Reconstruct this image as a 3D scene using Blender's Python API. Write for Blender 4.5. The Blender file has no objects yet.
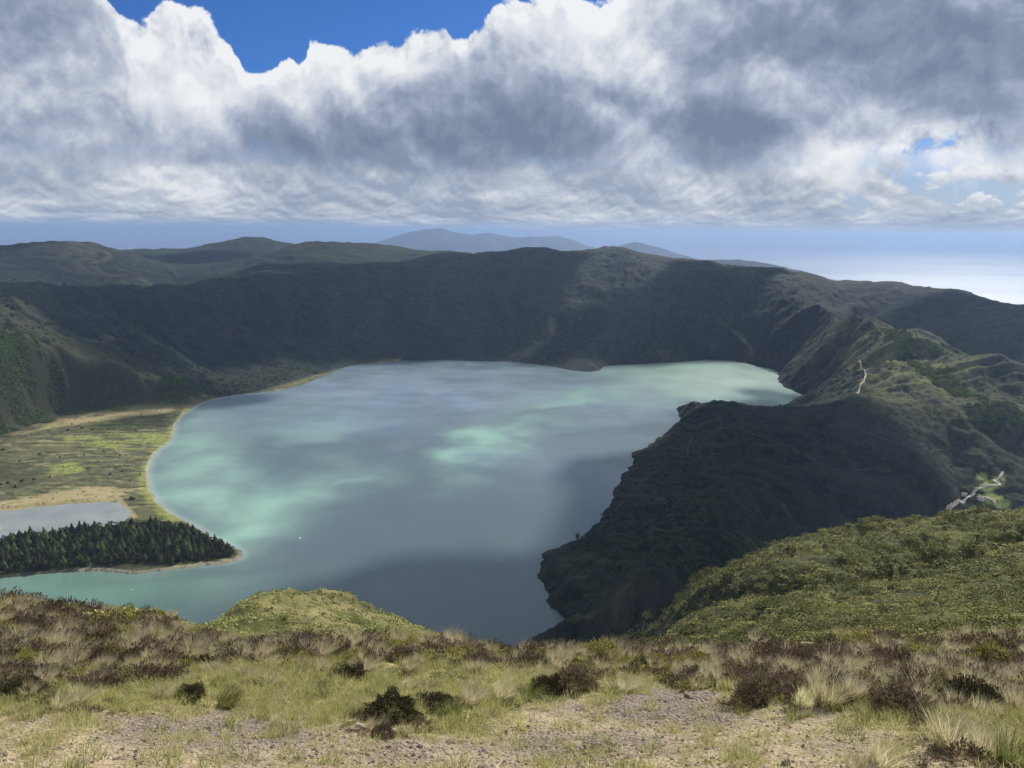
import bpy, math, random
import numpy as np
from math import radians as R, sin, cos, tan, atan, atan2, sqrt, pi

random.seed(7)
rng = np.random.default_rng(11)
sc = bpy.context.scene
col = sc.collection

# ------------------------------------------------------------------ camera
CAM_Z = 370.0            # metres above the lake (lake level is z = 0)
EYE = 1.6
SEA_Z = -575.0
EARTH_R = 7.3e6
F_PX = 760.0
PITCH, ROLL = R(11.35), R(0.57)

fwd = np.array([0.0, cos(PITCH), -sin(PITCH)])
rt0 = np.array([1.0, 0.0, 0.0])
up0 = np.cross(rt0, fwd)
right = rt0 * cos(ROLL) + up0 * sin(ROLL)
up = np.cross(right, fwd)

def ray(px, py):
    d = fwd * F_PX + right * (px - 512.0) - up * (py - 384.0)
    return d / np.linalg.norm(d)

def at(px, py, d=None, z=None):
    """Survey helper: the point seen at a photo position, at ground distance d or at height z."""
    v = ray(px, py)
    h = math.hypot(v[0], v[1])
    if d is None:
        d = (z - CAM_Z) / (v[2] / h)
    return (v[0] / h * d, v[1] / h * d, CAM_Z + v[2] / h * d)

cam_data = bpy.data.cameras.new("camera")
cam = bpy.data.objects.new("camera", cam_data)
col.objects.link(cam)
from mathutils import Matrix, Vector
M3 = Matrix((right, up, -fwd)).transposed()
cam.matrix_world = Matrix.Translation((0, 0, CAM_Z)) @ M3.to_4x4()
cam_data.sensor_width = 36.0
cam_data.lens = 36.0 * F_PX / 1024.0
cam_data.clip_start = 0.1
cam_data.clip_end = 400000.0
sc.camera = cam

# ------------------------------------------------------------------ sun
SUN_EL, SUN_AZ = R(36.0), R(31.0)      # azimuth measured from +Y towards +X
SUN_DIR = np.array([sin(SUN_AZ) * cos(SUN_EL), cos(SUN_AZ) * cos(SUN_EL), sin(SUN_EL)])
sun_data = bpy.data.lights.new("sun", 'SUN')
sun_data.energy = 5.0
sun_data.angle = R(0.5)
sun_data.color = (1.0, 0.94, 0.84)
sun = bpy.data.objects.new("sun", sun_data)
sun.rotation_euler = Vector(SUN_DIR).to_track_quat('Z', 'Y').to_euler()
sun.location = (0, 0, 900)
col.objects.link(sun)

# ------------------------------------------------------------------ numpy noise
def _hash(ix, iy, seed):
    ix = ix.astype(np.uint32); iy = iy.astype(np.uint32)
    h = ix * np.uint32(374761393) + iy * np.uint32(668265263) + np.uint32(seed * 2246822519 % 4294967296)
    h = (h ^ (h >> np.uint32(13))) * np.uint32(1274126177)
    h = h ^ (h >> np.uint32(16))
    return h

_ga_ = (np.arange(1024) + .5) * (2 * pi / 1024); _GX = np.cos(_ga_).astype(np.float32); _GY = np.sin(_ga_).astype(np.float32)
def perlin(x, y, seed=0):
    x, y = np.broadcast_arrays(np.asarray(x, dtype=np.float64), np.asarray(y, dtype=np.float64))
    x0 = np.floor(x).astype(np.int64); y0 = np.floor(y).astype(np.int64)
    fx = (x - x0).astype(np.float32); fy = (y - y0).astype(np.float32)
    u = fx * fx * fx * (fx * (fx * 6 - 15) + 10)
    v = fy * fy * fy * (fy * (fy * 6 - 15) + 10)
    def g(ix, iy, dx, dy):
        k = _hash(ix, iy, seed) >> np.uint32(22)
        return _GX[k] * dx + _GY[k] * dy
    n00 = g(x0, y0, fx, fy); n10 = g(x0 + 1, y0, fx - 1, fy)
    n01 = g(x0, y0 + 1, fx, fy - 1); n11 = g(x0 + 1, y0 + 1, fx - 1, fy - 1)
    return 1.5 * ((n00 * (1 - u) + n10 * u) * (1 - v) + (n01 * (1 - u) + n11 * u) * v)

def fbm(x, y, octaves=4, seed=0, gain=0.5):
    s = 0; a = 1.0; f = 1.0
    for k in range(octaves):
        s = s + a * perlin(x * f + 17.3 * k, y * f - 9.1 * k, seed + k)
        a *= gain; f *= 2.03
    return s

def ridged(x, y, octaves=4, seed=0):
    s = 0; a = 0.6; f = 1.0
    for k in range(octaves):
        s = s + a * (1 - np.abs(perlin(x * f + 5.7 * k, y * f + 3.3 * k, seed + k)) * 1.6)
        a *= 0.5; f *= 2.1
    return s

def sstep(a, b, x):
    t = np.clip((x - a) / (b - a), 0, 1)
    return t * t * (3 - 2 * t)

def sdf_poly(poly, X, Y):
    """signed distance to a polygon, negative inside"""
    P = np.asarray(poly, dtype=np.float64)
    n = len(P)
    d2 = np.full(X.shape, 1e18)
    inside = np.zeros(X.shape, dtype=bool)
    for i in range(n):
        ax, ay = P[i]; bx, by = P[(i + 1) % n]
        ex, ey = bx - ax, by - ay
        wx, wy = X - ax, Y - ay
        t = np.clip((wx * ex + wy * ey) / max(ex * ex + ey * ey, 1e-9), 0, 1)
        d2 = np.minimum(d2, (wx - ex * t) ** 2 + (wy - ey * t) ** 2)
        if abs(by - ay) > 1e-12:
            c = ((ay > Y) != (by > Y)) & (X < ex * (Y - ay) / (by - ay) + ax)
            inside ^= c
    return np.where(inside, -1.0, 1.0) * np.sqrt(d2)

def sdf_line(line, X, Y):
    P = np.asarray(line, dtype=np.float64)
    d2 = np.full(X.shape, 1e18)
    for i in range(len(P) - 1):
        ax, ay = P[i]; bx, by = P[i + 1]
        ex, ey = bx - ax, by - ay
        wx, wy = X - ax, Y - ay
        t = np.clip((wx * ex + wy * ey) / max(ex * ex + ey * ey, 1e-9), 0, 1)
        d2 = np.minimum(d2, (wx - ex * t) ** 2 + (wy - ey * t) ** 2)
    return np.sqrt(d2)

def smooth_line(pts, n=6, closed=False):
    """Catmull-Rom through the points"""
    P = [np.array(p, dtype=float) for p in pts]
    out = []
    m = len(P)
    rngi = range(m if closed else m - 1)
    for i in rngi:
        p0 = P[(i - 1) % m] if closed or i > 0 else P[0]
        p1 = P[i]; p2 = P[(i + 1) % m]
        p3 = P[(i + 2) % m] if closed or i + 2 < m else P[m - 1]
        for k in range(n):
            t = k / n
            out.append(0.5 * ((2 * p1) + (-p0 + p2) * t + (2 * p0 - 5 * p1 + 4 * p2 - p3) * t * t + (-p0 + 3 * p1 - 3 * p2 + p3) * t ** 3))
    if not closed:
        out.append(P[-1])
    return out

# ------------------------------------------------------------------ mesh helpers
def mesh_np(name, verts, faces, smooth=False, attrs=None):
    """faces: int array (n,3) or (n,4); attrs: {name: (n_verts,) or (n_verts,4)}"""
    me = bpy.data.meshes.new(name)
    verts = np.ascontiguousarray(verts, dtype=np.float32)
    faces = np.ascontiguousarray(faces, dtype=np.int32)
    nf, k = faces.shape
    me.vertices.add(len(verts)); me.vertices.foreach_set("co", verts.ravel())
    me.loops.add(nf * k); me.loops.foreach_set("vertex_index", faces.ravel())
    me.polygons.add(nf)
    me.polygons.foreach_set("loop_start", np.arange(0, nf * k, k, dtype=np.int32))
    me.update(calc_edges=True)
    me.polygons.foreach_set("use_smooth", np.full(nf, smooth, dtype=bool))
    for an, av in (attrs or {}).items():
        av = np.asarray(av, dtype=np.float32)
        if av.ndim == 1:
            a = me.attributes.new(an, 'FLOAT', 'POINT'); a.data.foreach_set("value", av)
        else:
            a = me.attributes.new(an, 'FLOAT_COLOR', 'POINT'); a.data.foreach_set("color", av.ravel())
    me.update()
    return me

def link(name, me, mat=None, parent=None):
    o = bpy.data.objects.new(name, me)
    col.objects.link(o)
    if mat is not None and me is not None and len(me.materials) == 0:
        me.materials.append(mat)
    if parent is not None:
        o.parent = parent
    return o

def tag(o, label=None, cat=None, group=None, kind=None):
    if label: o["label"] = label
    if cat: o["category"] = cat
    if group: o["group"] = group
    if kind: o["kind"] = kind
    return o

class MB:
    """collects plain shapes into one mesh"""
    def __init__(s): s.v = []; s.f = []
    def add(s, vs, fs):
        b = len(s.v); s.v += [tuple(v) for v in vs]; s.f += [tuple(b + i for i in f) for f in fs]
    def box(s, c, size, rz=0.0, taper=1.0):
        cx, cy, cz = c; sx, sy, sz = [q / 2 for q in size]
        vs = []
        for z, k in ((-sz, 1.0), (sz, taper)):
            for x, y in ((-sx, -sy), (sx, -sy), (sx, sy), (-sx, sy)):
                x *= k; y *= k
                vs.append((cx + x * cos(rz) - y * sin(rz), cy + x * sin(rz) + y * cos(rz), cz + z))
        s.add(vs, [(3, 2, 1, 0), (4, 5, 6, 7), (0, 1, 5, 4), (1, 2, 6, 5), (2, 3, 7, 6), (3, 0, 4, 7)])
    def tube(s, p, q, r0, r1, n=8):
        p = Vector(p); q = Vector(q); ax = (q - p).normalized()
        a = ax.orthogonal().normalized(); b = ax.cross(a)
        vs = []
        for c, r in ((p, r0), (q, r1)):
            for k in range(n):
                t = 2 * pi * k / n
                vs.append(c + a * (r * cos(t)) + b * (r * sin(t)))
        fs = [(k, (k + 1) % n, n + (k + 1) % n, n + k) for k in range(n)]
        fs += [tuple(range(n - 1, -1, -1)), tuple(range(n, 2 * n))]
        s.add(vs, fs)
    def build(s, name, mat, parent=None, smooth=False):
        me = bpy.data.meshes.new(name); me.from_pydata(s.v, [], s.f); me.update()
        if smooth:
            me.polygons.foreach_set("use_smooth", np.ones(len(me.polygons), dtype=bool))
        return link(name, me, mat, parent)

# ------------------------------------------------------------------ node helpers
class NT:
    def __init__(s, nt): s.nt = nt
    def n(s, typ, ins=None, **props):
        nd = s.nt.nodes.new(typ)
        for k, v in props.items(): setattr(nd, k, v)
        for k, v in (ins or {}).items():
            sock = nd.inputs[k]
            if isinstance(v, bpy.types.NodeSocket): s.nt.links.new(v, sock)
            else: sock.default_value = v
        return nd
    def m(s, op, a, b=None, c=None, clamp=False):
        ins = {0: a}
        if b is not None: ins[1] = b
        if c is not None: ins[2] = c
        nd = s.n('ShaderNodeMath', ins, operation=op); nd.use_clamp = clamp
        return nd.outputs[0]
    def add(s, a, b): return s.m('ADD', a, b)
    def sub(s, a, b): return s.m('SUBTRACT', a, b)
    def mul(s, a, b): return s.m('MULTIPLY', a, b)
    def sm(s, x, a, b, lo=0.0, hi=1.0):
        nd = s.n('ShaderNodeMapRange', {'Value': x, 'From Min': a, 'From Max': b, 'To Min': lo, 'To Max': hi}, interpolation_type='SMOOTHSTEP')
        return nd.outputs[0]
    def lin(s, x, a, b, lo=0.0, hi=1.0):
        nd = s.n('ShaderNodeMapRange', {'Value': x, 'From Min': a, 'From Max': b, 'To Min': lo, 'To Max': hi}); nd.clamp = True
        return nd.outputs[0]
    def mix(s, fac, a, b, blend='MIX'):
        nd = s.n('ShaderNodeMix', data_type='RGBA', blend_type=blend)
        for idx, v in ((0, fac), (6, a), (7, b)):
            if isinstance(v, bpy.types.NodeSocket): s.nt.links.new(v, nd.inputs[idx])
            else: nd.inputs[idx].default_value = v if idx == 0 else (tuple(v) + (1.0,))[:4]
        return nd.outputs[2]
    def noise(s, vec, scale, detail=4, rough=0.55, dist=0.0, out=0, **kw):
        nd = s.n('ShaderNodeTexNoise', {'Vector': vec, 'Scale': scale, 'Detail': detail, 'Roughness': rough, 'Distortion': dist}, **kw)
        return nd.outputs[out]
    def comb(s, x, y, z): return s.n('ShaderNodeCombineXYZ', {0: x, 1: y, 2: z}).outputs[0]
    def attr(s, name, out='Fac'): return s.n('ShaderNodeAttribute', attribute_name=name).outputs[out]

def new_mat(name, rough=0.9, spec=0.2):
    m = bpy.data.materials.new(name); m.use_nodes = True
    nt = m.node_tree; b = nt.nodes['Principled BSDF']
    b.inputs['Roughness'].default_value = rough
    b.inputs['Specular IOR Level'].default_value = spec
    return m, NT(nt), b
def setc(t, b, key, v):
    if isinstance(v, bpy.types.NodeSocket): t.nt.links.new(v, b.inputs[key])
    else: b.inputs[key].default_value = v
def simple_mat(name, rgb, rough=0.9, spec=0.2, var=0.25, scale=3.0):
    m, t, b = new_mat(name, rough, spec)
    co = t.n('ShaderNodeTexCoord').outputs['Object']
    nz = t.noise(co, scale, 5)
    dark = tuple(c * (1 - var) for c in rgb); lite = tuple(min(1, c * (1 + var)) for c in rgb)
    setc(t, b, 'Base Color', t.mix(t.lin(nz, 0.3, 0.7), dark, lite))
    return m

def ico(sub):
    import bmesh
    bm = bmesh.new(); bmesh.ops.create_icosphere(bm, subdivisions=sub, radius=1.0)
    v = np.array([q.co[:] for q in bm.verts]); f = np.array([[x.index for x in q.verts] for q in bm.faces]); bm.free()
    return v, f
# ------------------------------------------------------------------ survey of the caldera
def poly_z(pts, z=0.0):
    return [at(px, py, z=z)[:2] for px, py in pts]

# shoreline of the lake, anticlockwise from the near left
shore_px = [(-160, 590), (-60, 582), (0, 578), (50, 573), (100, 571), (135, 574), (160, 571), (200, 566), (232, 562), (241, 556),
            (236, 549), (215, 540), (195, 527), (178, 518), (162, 507), (150, 490), (148, 470), (154, 455), (170, 440),
            (176, 424), (186, 412), (205, 401), (235, 395), (265, 392), (295, 387), (322, 377), (350, 366), (385, 362),
            (430, 360), (470, 361), (510, 362), (548, 366), (575, 371), (598, 371), (606, 366), (640, 364), (680, 362), (705, 360), (735, 361),
            (757, 366), (776, 371), (779, 380), (783, 386), (797, 392), (811, 402), (790, 408), (760, 409), (735, 411),
            (705, 409), (688, 405), (676, 409), (681, 421), (664, 434), (648, 446), (632, 454), (634, 463), (620, 480),
            (613, 497), (603, 515), (594, 526), (586, 534), (576, 540), (556, 548), (543, 555), (539, 566), (540, 582),
            (549, 602), (556, 615), (566, 627), (545, 638), (513, 650), (520, 662), (560, 690), (400, 700), (250, 668), (120, 650), (0, 640), (-160, 640)]
lake_poly = [p for p in smooth_line(poly_z(shore_px), 4, closed=True)]
lag_px = [(-160, 520), (-60, 512), (0, 511), (40, 507), (80, 503), (112, 502), (124, 506), (131, 515), (110, 530), (60, 545), (0, 553), (-160, 560)]
lagoon_poly = [p for p in smooth_line(poly_z(lag_px, 0.6), 4, closed=True)]
plain_px = [(-160, 455), (-60, 445), (0, 432), (60, 413), (150, 404), (205, 398), (260, 391), (330, 371), (380, 361), (400, 362), (330, 380), (265, 394),
            (205, 404), (180, 424), (160, 455), (152, 490), (180, 517), (245, 556), (160, 575), (0, 580), (-160, 595)]
plain_poly = [p for p in smooth_line(poly_z(plain_px, 2.0), 3, closed=True)]

ctrl = []   # (x, y, z)
def cl(pts, step=28):
    """a surveyed line of (px, py, 'd' or 'z', value)"""
    for a, b in zip(pts[:-1], pts[1:]):
        n = max(1, int(abs(b[0] - a[0]) / step + abs(b[1] - a[1]) / step))
        A = at(a[0], a[1], **{a[2]: a[3]}); B = at(b[0], b[1], **{b[2]: b[3]})
        for k in range(n):
            t = k / n; ctrl.append(tuple(A[i] + (B[i] - A[i]) * t for i in range(3)))
    e = pts[-1]; ctrl.append(at(e[0], e[1], **{e[2]: e[3]}))
def cp(px, py, **k): ctrl.append(at(px, py, **k))
def cw(px, D, z):
    """hidden ground: column of the photo, ground distance, height"""
    v = ray(px, 400); h = math.hypot(v[0], v[1]); ctrl.append((v[0] / h * D, v[1] / h * D, z))

# lake shore
for p in smooth_line(poly_z(shore_px), 1, closed=True)[::2]: ctrl.append((p[0], p[1], 0.0))
# far crater wall: crest
cl([(-120, 286, 'd', 2350), (0, 286, 'd', 2400), (60, 288, 'd', 2400), (120, 289, 'd', 2450), (180, 287, 'd', 2520), (230, 280, 'd', 2600), (285, 275, 'd', 2700),
    (340, 272, 'd', 2800), (400, 266, 'd', 2850), (440, 258, 'd', 2920), (480, 252, 'd', 2980), (540, 247, 'd', 3020), (580, 250, 'd', 3020), (600, 248, 'd', 3020), (622, 246.5, 'd', 3020), (660, 256, 'd', 2980),
    (720, 263, 'd', 2950), (780, 268, 'd', 2900), (812, 274, 'd', 2880), (835, 281, 'd', 2860), (850, 279, 'd', 2900), (880, 280, 'd', 2900), (905, 284, 'd', 2850), (960, 292, 'd', 2750), (1024, 306, 'd', 2600), (1120, 330, 'd', 2500)])
# its mid slope and foot
cl([(0, 330, 'd', 1850), (60, 330, 'd', 2000), (130, 325, 'd', 2150), (200, 322, 'd', 2330), (270, 315, 'd', 2450), (340, 312, 'd', 2480), (420, 310, 'd', 2520), (500, 305, 'd', 2560), (580, 308, 'd', 2480), (640, 310, 'd', 2480), (700, 318, 'd', 2450), (760, 322, 'd', 2450)])
cl([(0, 400, 'd', 1440), (40, 385, 'd', 1560), (90, 385, 'd', 1650), (150, 380, 'd', 1760), (220, 372, 'd', 1960), (300, 360, 'd', 2130), (360, 350, 'd', 2230), (430, 350, 'd', 2250), (510, 350, 'd', 2260), (560, 352, 'd', 2210), (590, 362, 'd', 2100), (640, 352, 'd', 2250), (700, 350, 'd', 2250)])
cl([(0, 366, 'd', 1570), (50, 358, 'd', 1700), (100, 355, 'd', 1830)])
# ground behind the crest
for px, D, z in [(-100, 2650, 170), (0, 2750, 190), (100, 2800, 165), (190, 2800, 150), (240, 2900, 195), (300, 3000, 225), (400, 3200, 240), (480, 3300, 250), (560, 3350, 240), (640, 3350, 230), (720, 3300, 180), (800, 3250, 110), (900, 3200, 50), (1024, 2950, -30)]:
    cw(px, D, z)
for px, D, z in [(-100, 6500, -400), (0, 6500, -420), (150, 6500, -300), (300, 6500, -250), (450, 6000, -250), (600, 5500, -300), (750, 5000, -350), (900, 4500, -400), (1024, 4200, -450), (1150, 4200, -500), (600, 4300, 60), (750, 4200, -60), (450, 4700, 60), (900, 3800, -160), (1024, 3500, -230)]:
    cw(px, D, z)
for px in (-150, 0, 150, 300, 450, 600, 750, 900, 1024, 1150): cw(px, 8200, -620)
# hill with the lit flank, upper left
cl([(-120, 250, 'd', 3700), (0, 245.5, 'd', 3650), (50, 242, 'd', 3600), (90, 244, 'd', 3550), (130, 254, 'd', 3400), (160, 267, 'd', 3250), (190, 284, 'd', 2980)])
cl([(20, 265, 'd', 3150), (80, 265, 'd', 3120), (130, 272, 'd', 3050)])
# hill right of it, up to the broad green top
cl([(205, 280, 'd', 2950), (250, 262, 'd', 3250), (310, 241, 'd', 3650), (370, 243, 'd', 3750), (420, 251, 'd', 3700), (470, 253.5, 'd', 3500)])
cl([(280, 262, 'd', 3150), (350, 258, 'd', 3250)])
for px, D, z in [(150, 4200, 150), (200, 4300, 175), (240, 4450, 200), (280, 4500, 215), (330, 4500, 205), (380, 4500, 170), (430, 4300, 190), (240, 6300, -150), (180, 6000, -50), (300, 5900, 0), (360, 5600, 20), (250, 3750, 225), (100, 4200, 130), (50, 4300, 110), (0, 4300, 110)]: cw(px, D, z)
# pointed hill behind
cl([(60, 254, 'd', 4900), (110, 252, 'd', 5000), (180, 250.5, 'd', 5200), (212, 243.5, 'd', 5200), (240, 237.5, 'd', 5200), (253, 238, 'd', 5200), (262, 236.5, 'd', 5200), (276, 241, 'd', 5200), (310, 246, 'd', 5200)])
cl([(110, 260, 'd', 4300), (160, 262, 'd', 4300), (200, 265, 'd', 4100)])
# conical ridge to the right of the far arm, with its descending shoulders
cl([(783, 386, 'z', 1), (795, 360, 'd', 1900), (812, 335, 'd', 1960), (836, 309, 'd', 2020)])
cl([(836, 309, 'd', 2020), (862, 318, 'd', 2020), (890, 322, 'd', 1980), (930, 336, 'd', 1900), (980, 356, 'd', 1800), (1024, 372, 'd', 1750), (1100, 395, 'd', 1700)])
cl([(757, 362, 'z', 4), (775, 340, 'd', 2230), (800, 318, 'd', 2260), (822, 308, 'd', 2250)])
cl([(775, 362, 'd', 2060), (800, 345, 'd', 2130)])
for px, D, z in [(870, 2330, 70), (940, 2280, 15), (1024, 2200, -40), (850, 2520, 105), (960, 2480, 50), (1100, 2100, -70), (835, 2250, 110)]: cw(px, D, z)
cl([(862, 360, 'd', 1760), (864, 378, 'd', 1660), (858, 396, 'd', 1520)])
cl([(820, 360, 'd', 1800), (830, 385, 'd', 1640), (815, 398, 'd', 1600)])
cl([(905, 350, 'd', 1780), (950, 372, 'd', 1700), (1000, 395, 'd', 1640)])
cl([(900, 390, 'd', 1560), (950, 410, 'd', 1540), (1010, 425, 'd', 1540)])
# promontory crest and the slope that faces the viewer
cl([(677, 405, 'z', 10), (690, 401, 'z', 34), (710, 401, 'z', 48), (740, 404, 'z', 52), (760, 408, 'z', 50), (785, 405, 'z', 52), (808, 404, 'z', 54), (840, 396, 'z', 66), (858, 396, 'd', 1500)])
cl([(690, 430, 'z', 28), (740, 438, 'z', 42), (800, 438, 'z', 46), (850, 428, 'z', 56), (890, 425, 'd', 1420), (930, 450, 'd', 1420), (962, 470, 'd', 1430)])
cl([(650, 470, 'z', 14), (700, 480, 'z', 24), (770, 485, 'z', 20), (840, 475, 'z', 10), (900, 480, 'd', 1240), (940, 495, 'd', 1270)])
cl([(610, 515, 'z', 8), (650, 505, 'z', 20), (690, 500, 'z', 22)])
# valley with the road, its floor and the slope beyond
cl([(1000, 472, 'd', 1480), (985, 483, 'd', 1440), (978, 495, 'd', 1400), (1000, 503, 'd', 1370)])
cl([(1024, 468, 'd', 1520), (1060, 470, 'd', 1500)])
for px, D, z in [(720, 800, 0), (780, 870, -40), (840, 930, -80), (900, 1020, -115), (960, 1150, -140), (1024, 1250, -150), (940, 880, -110), (1024, 950, -130), (1120, 950, -130)]: cw(px, D, z)
# nearer dark ridge
cl([(576, 541, 'z', 3), (600, 533, 'z', 16), (640, 531, 'z', 28), (665, 527, 'z', 40), (690, 518, 'z', 56), (712, 524, 'z', 46), (745, 535, 'z', 22)])
cl([(548, 560, 'z', 10), (580, 562, 'z', 26), (630, 565, 'z', 42), (690, 560, 'z', 60), (720, 562, 'z', 50)])
cl([(565, 600, 'z', 22), (610, 600, 'z', 50), (660, 600, 'z', 78)])
cl([(520, 650, 'z', 3), (550, 637, 'z', 14), (585, 629, 'z', 34), (640, 628, 'z', 80)])
cl([(560, 660, 'z', 18), (620, 650, 'z', 60)])
# green hillside on the right
cl([(664, 632, 'd', 330), (684, 602, 'd', 400), (720, 582, 'd', 430), (765, 559, 'd', 450), (860, 540, 'd', 490), (940, 532, 'd', 510), (1024, 524, 'd', 520), (1120, 516, 'd', 520)])
for px, py, d in [(684, 602, 400), (720, 582, 430), (765, 559, 450), (810, 548, 470), (860, 540, 490), (900, 535, 500), (940, 532, 510), (980, 528, 515), (1024, 524, 520), (1070, 520, 520), (1120, 516, 520)]:
    v = ray(px, py); h = math.hypot(v[0], v[1]); q = -v[2] / h
    for k, e in ((1.07, .018), (1.18, .065), (1.35, .14)):
        ctrl.append((v[0] / h * d * k, v[1] / h * d * k, CAM_Z - (q + e) * d * k))
cl([(690, 640, 'd', 190), (760, 605, 'd', 240), (850, 580, 'd', 270), (950, 572, 'd', 280), (1024, 565, 'd', 280), (1120, 560, 'd', 280)])
cl([(700, 655, 'd', 100), (800, 640, 'd', 95), (900, 632, 'd', 90), (1024, 625, 'd', 85), (1120, 620, 'd', 80)])
cl([(700, 668, 'd', 40), (800, 660, 'd', 35), (900, 655, 'd', 32), (1024, 650, 'd', 32), (1120, 645, 'd', 30)])
for px, D, z in [(660, 600, 85), (720, 560, 95), (800, 600, 80), (900, 620, 75), (1024, 640, 70)]: cw(px, D, z)
# slope hidden under the near brow
for px, rows in [(-160, [(60, 340), (100, 312), (200, 245), (400, 125), (560, 35)]), (0, [(60, 335), (100, 305), (200, 238), (400, 120), (560, 30)]), (120, [(60, 332), (100, 300), (200, 230), (400, 110), (540, 25)]),
                 (230, [(110, 296), (200, 226), (400, 100), (530, 20)]), (330, [(110, 298), (200, 226), (400, 98), (520, 20)]), (440, [(110, 292), (200, 222), (400, 92), (520, 22)]),
                 (560, [(40, 343), (100, 298), (200, 225), (400, 95), (500, 50)]), (620, [(40, 344), (100, 303), (200, 240), (320, 165)])]:
    for D, z in rows: cw(px, D, z)
# knoll
cl([(196, 632, 'd', 50), (218, 618, 'd', 56), (240, 607, 'd', 62), (280, 596, 'd', 70), (318, 592, 'd', 74), (350, 597, 'd', 74), (400, 617, 'd', 70), (445, 641, 'd', 62), (470, 656, 'd', 58)], 20)
cl([(245, 632, 'd', 52), (320, 615, 'd', 60), (390, 634, 'd', 58)])
cl([(235, 648, 'd', 42), (320, 645, 'd', 42), (410, 655, 'd', 44)])
for px in (200, 320, 440): cw(px, 26, CAM_Z - 26 * 0.66)

# near brow
BROW = [(-200, 600, 19), (-80, 602, 19), (0, 608, 18.5), (30, 613, 17), (60, 621, 15.5), (100, 631, 14), (150, 629, 13.5), (185, 644, 12), (230, 656, 10.5), (330, 662, 9.7), (440, 661, 9.6), (520, 663, 9.2), (620, 661, 9.2), (760, 661, 9.6), (900, 659, 10), (1024, 656, 10.5), (1200, 652, 10.5)]
def px_q(px, py):
    v = ray(px, py); return -v[2] / math.hypot(v[0], v[1])
BROW = [(px, Db, px_q(px, py) - EYE / Db) for px, py, Db in BROW]
def px_az(px):
    v = ray(px, 600); return atan2(v[0], v[1])
b_az = np.array([px_az(b[0]) for b in BROW]); b_d = np.array([b[1] for b in BROW]); b_s = np.array([b[2] for b in BROW])
for px, Db, s in BROW:
    a = px_az(px)
    for D, ex in ((Db * .6, 0), (Db, 0), (Db * 1.35, .05), (Db * 1.8, .10)):
        q = EYE / D + s + ex
        ctrl.append((sin(a) * D, cos(a) * D, CAM_Z - q * D))

C = np.array(ctrl)
c_az = np.arctan2(C[:, 0], C[:, 1]); c_d = np.hypot(C[:, 0], C[:, 1])
c_q = (CAM_Z - C[:, 2]) / c_d
KA = 2.2
def tps_fit(u, v, q, lam=2e-4):
    n = len(u)
    r2 = (u[:, None] - u) ** 2 + (v[:, None] - v) ** 2
    K = 0.5 * r2 * np.log(r2 + 1e-12) + lam * np.eye(n)
    P = np.stack([np.ones(n), u, v], 1)
    A = np.zeros((n + 3, n + 3)); A[:n, :n] = K; A[:n, n:] = P; A[n:, :n] = P.T
    return np.linalg.solve(A, np.concatenate([q, np.zeros(3)]))
_u, _v = c_az * KA, np.log(c_d)
_w = tps_fit(_u, _v, c_q)
def tps_eval(az, lnd):
    s = az.shape; a = (az * KA).ravel(); v = lnd.ravel(); out = np.empty(len(a))
    for i in range(0, len(a), 40000):
        r2 = (a[i:i + 40000, None] - _u) ** 2 + (v[i:i + 40000, None] - _v) ** 2
        out[i:i + 40000] = (0.5 * r2 * np.log(r2 + 1e-12)) @ _w[:-3] + _w[-3] + _w[-2] * a[i:i + 40000] + _w[-1] * v[i:i + 40000]
    return out.reshape(s)

_ga = np.linspace(-0.86, 0.86, 430); _gv = np.linspace(np.log(3.0), np.log(9000.0), 640)
_GA, _GV = np.meshgrid(_ga, _gv)
_GQ = tps_eval(_GA, _GV)
def q_lookup(az, lnd):
    fa = (az - _ga[0]) / (_ga[1] - _ga[0]); fv = (lnd - _gv[0]) / (_gv[1] - _gv[0])
    ia = np.clip(np.floor(fa).astype(int), 0, len(_ga) - 2); iv = np.clip(np.floor(fv).astype(int), 0, len(_gv) - 2)
    ta = np.clip(fa - ia, 0, 1); tv = np.clip(fv - iv, 0, 1)
    return (_GQ[iv, ia] * (1 - ta) + _GQ[iv, ia + 1] * ta) * (1 - tv) + (_GQ[iv + 1, ia] * (1 - ta) + _GQ[iv + 1, ia + 1] * ta) * tv

LC = at(450, 440, z=0)          # middle of the lake
def base_height(X, Y):
    """height without any fine relief, lake bed or flats"""
    D = np.hypot(X, Y); az = np.arctan2(X, Y)
    D = np.maximum(D, 0.3)
    azc = np.clip(az, -0.85, 0.85)
    z_t = CAM_Z - q_lookup(azc, np.log(np.maximum(D, 3.0))) * D
    Db = np.interp(az, b_az, b_d); s = np.interp(az, b_az, b_s)
    back = sstep(1.2, 2.2, np.abs(az))
    s = s * (1 - back * 0.9)
    z_n = CAM_Z - EYE - s * np.sqrt(D * D + 0.3) + s * 0.55
    k = sstep(0.75, 1.35, D / Db)
    return z_n * (1 - k) + z_t * k

_sx = np.arange(-1900.0, 1700.0, 6.0); _sy = np.arange(400.0, 2700.0, 6.0)
_SX, _SY = np.meshgrid(_sx, _sy)
def sdf_grid(poly):
    G = sdf_poly(poly, _SX, _SY)
    def f(x, y):
        fx = np.clip((x - _sx[0]) / 6.0, 0, len(_sx) - 1.001); fy = np.clip((y - _sy[0]) / 6.0, 0, len(_sy) - 1.001)
        ix = fx.astype(int); iy = fy.astype(int); tx = fx - ix; ty = fy - iy
        return (G[iy, ix] * (1 - tx) + G[iy, ix + 1] * tx) * (1 - ty) + (G[iy + 1, ix] * (1 - tx) + G[iy + 1, ix + 1] * tx) * ty
    return f
sdf_lake, sdf_lag, sdf_plain = sdf_grid(lake_poly), sdf_grid(lagoon_poly), sdf_grid(plain_poly)

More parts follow.
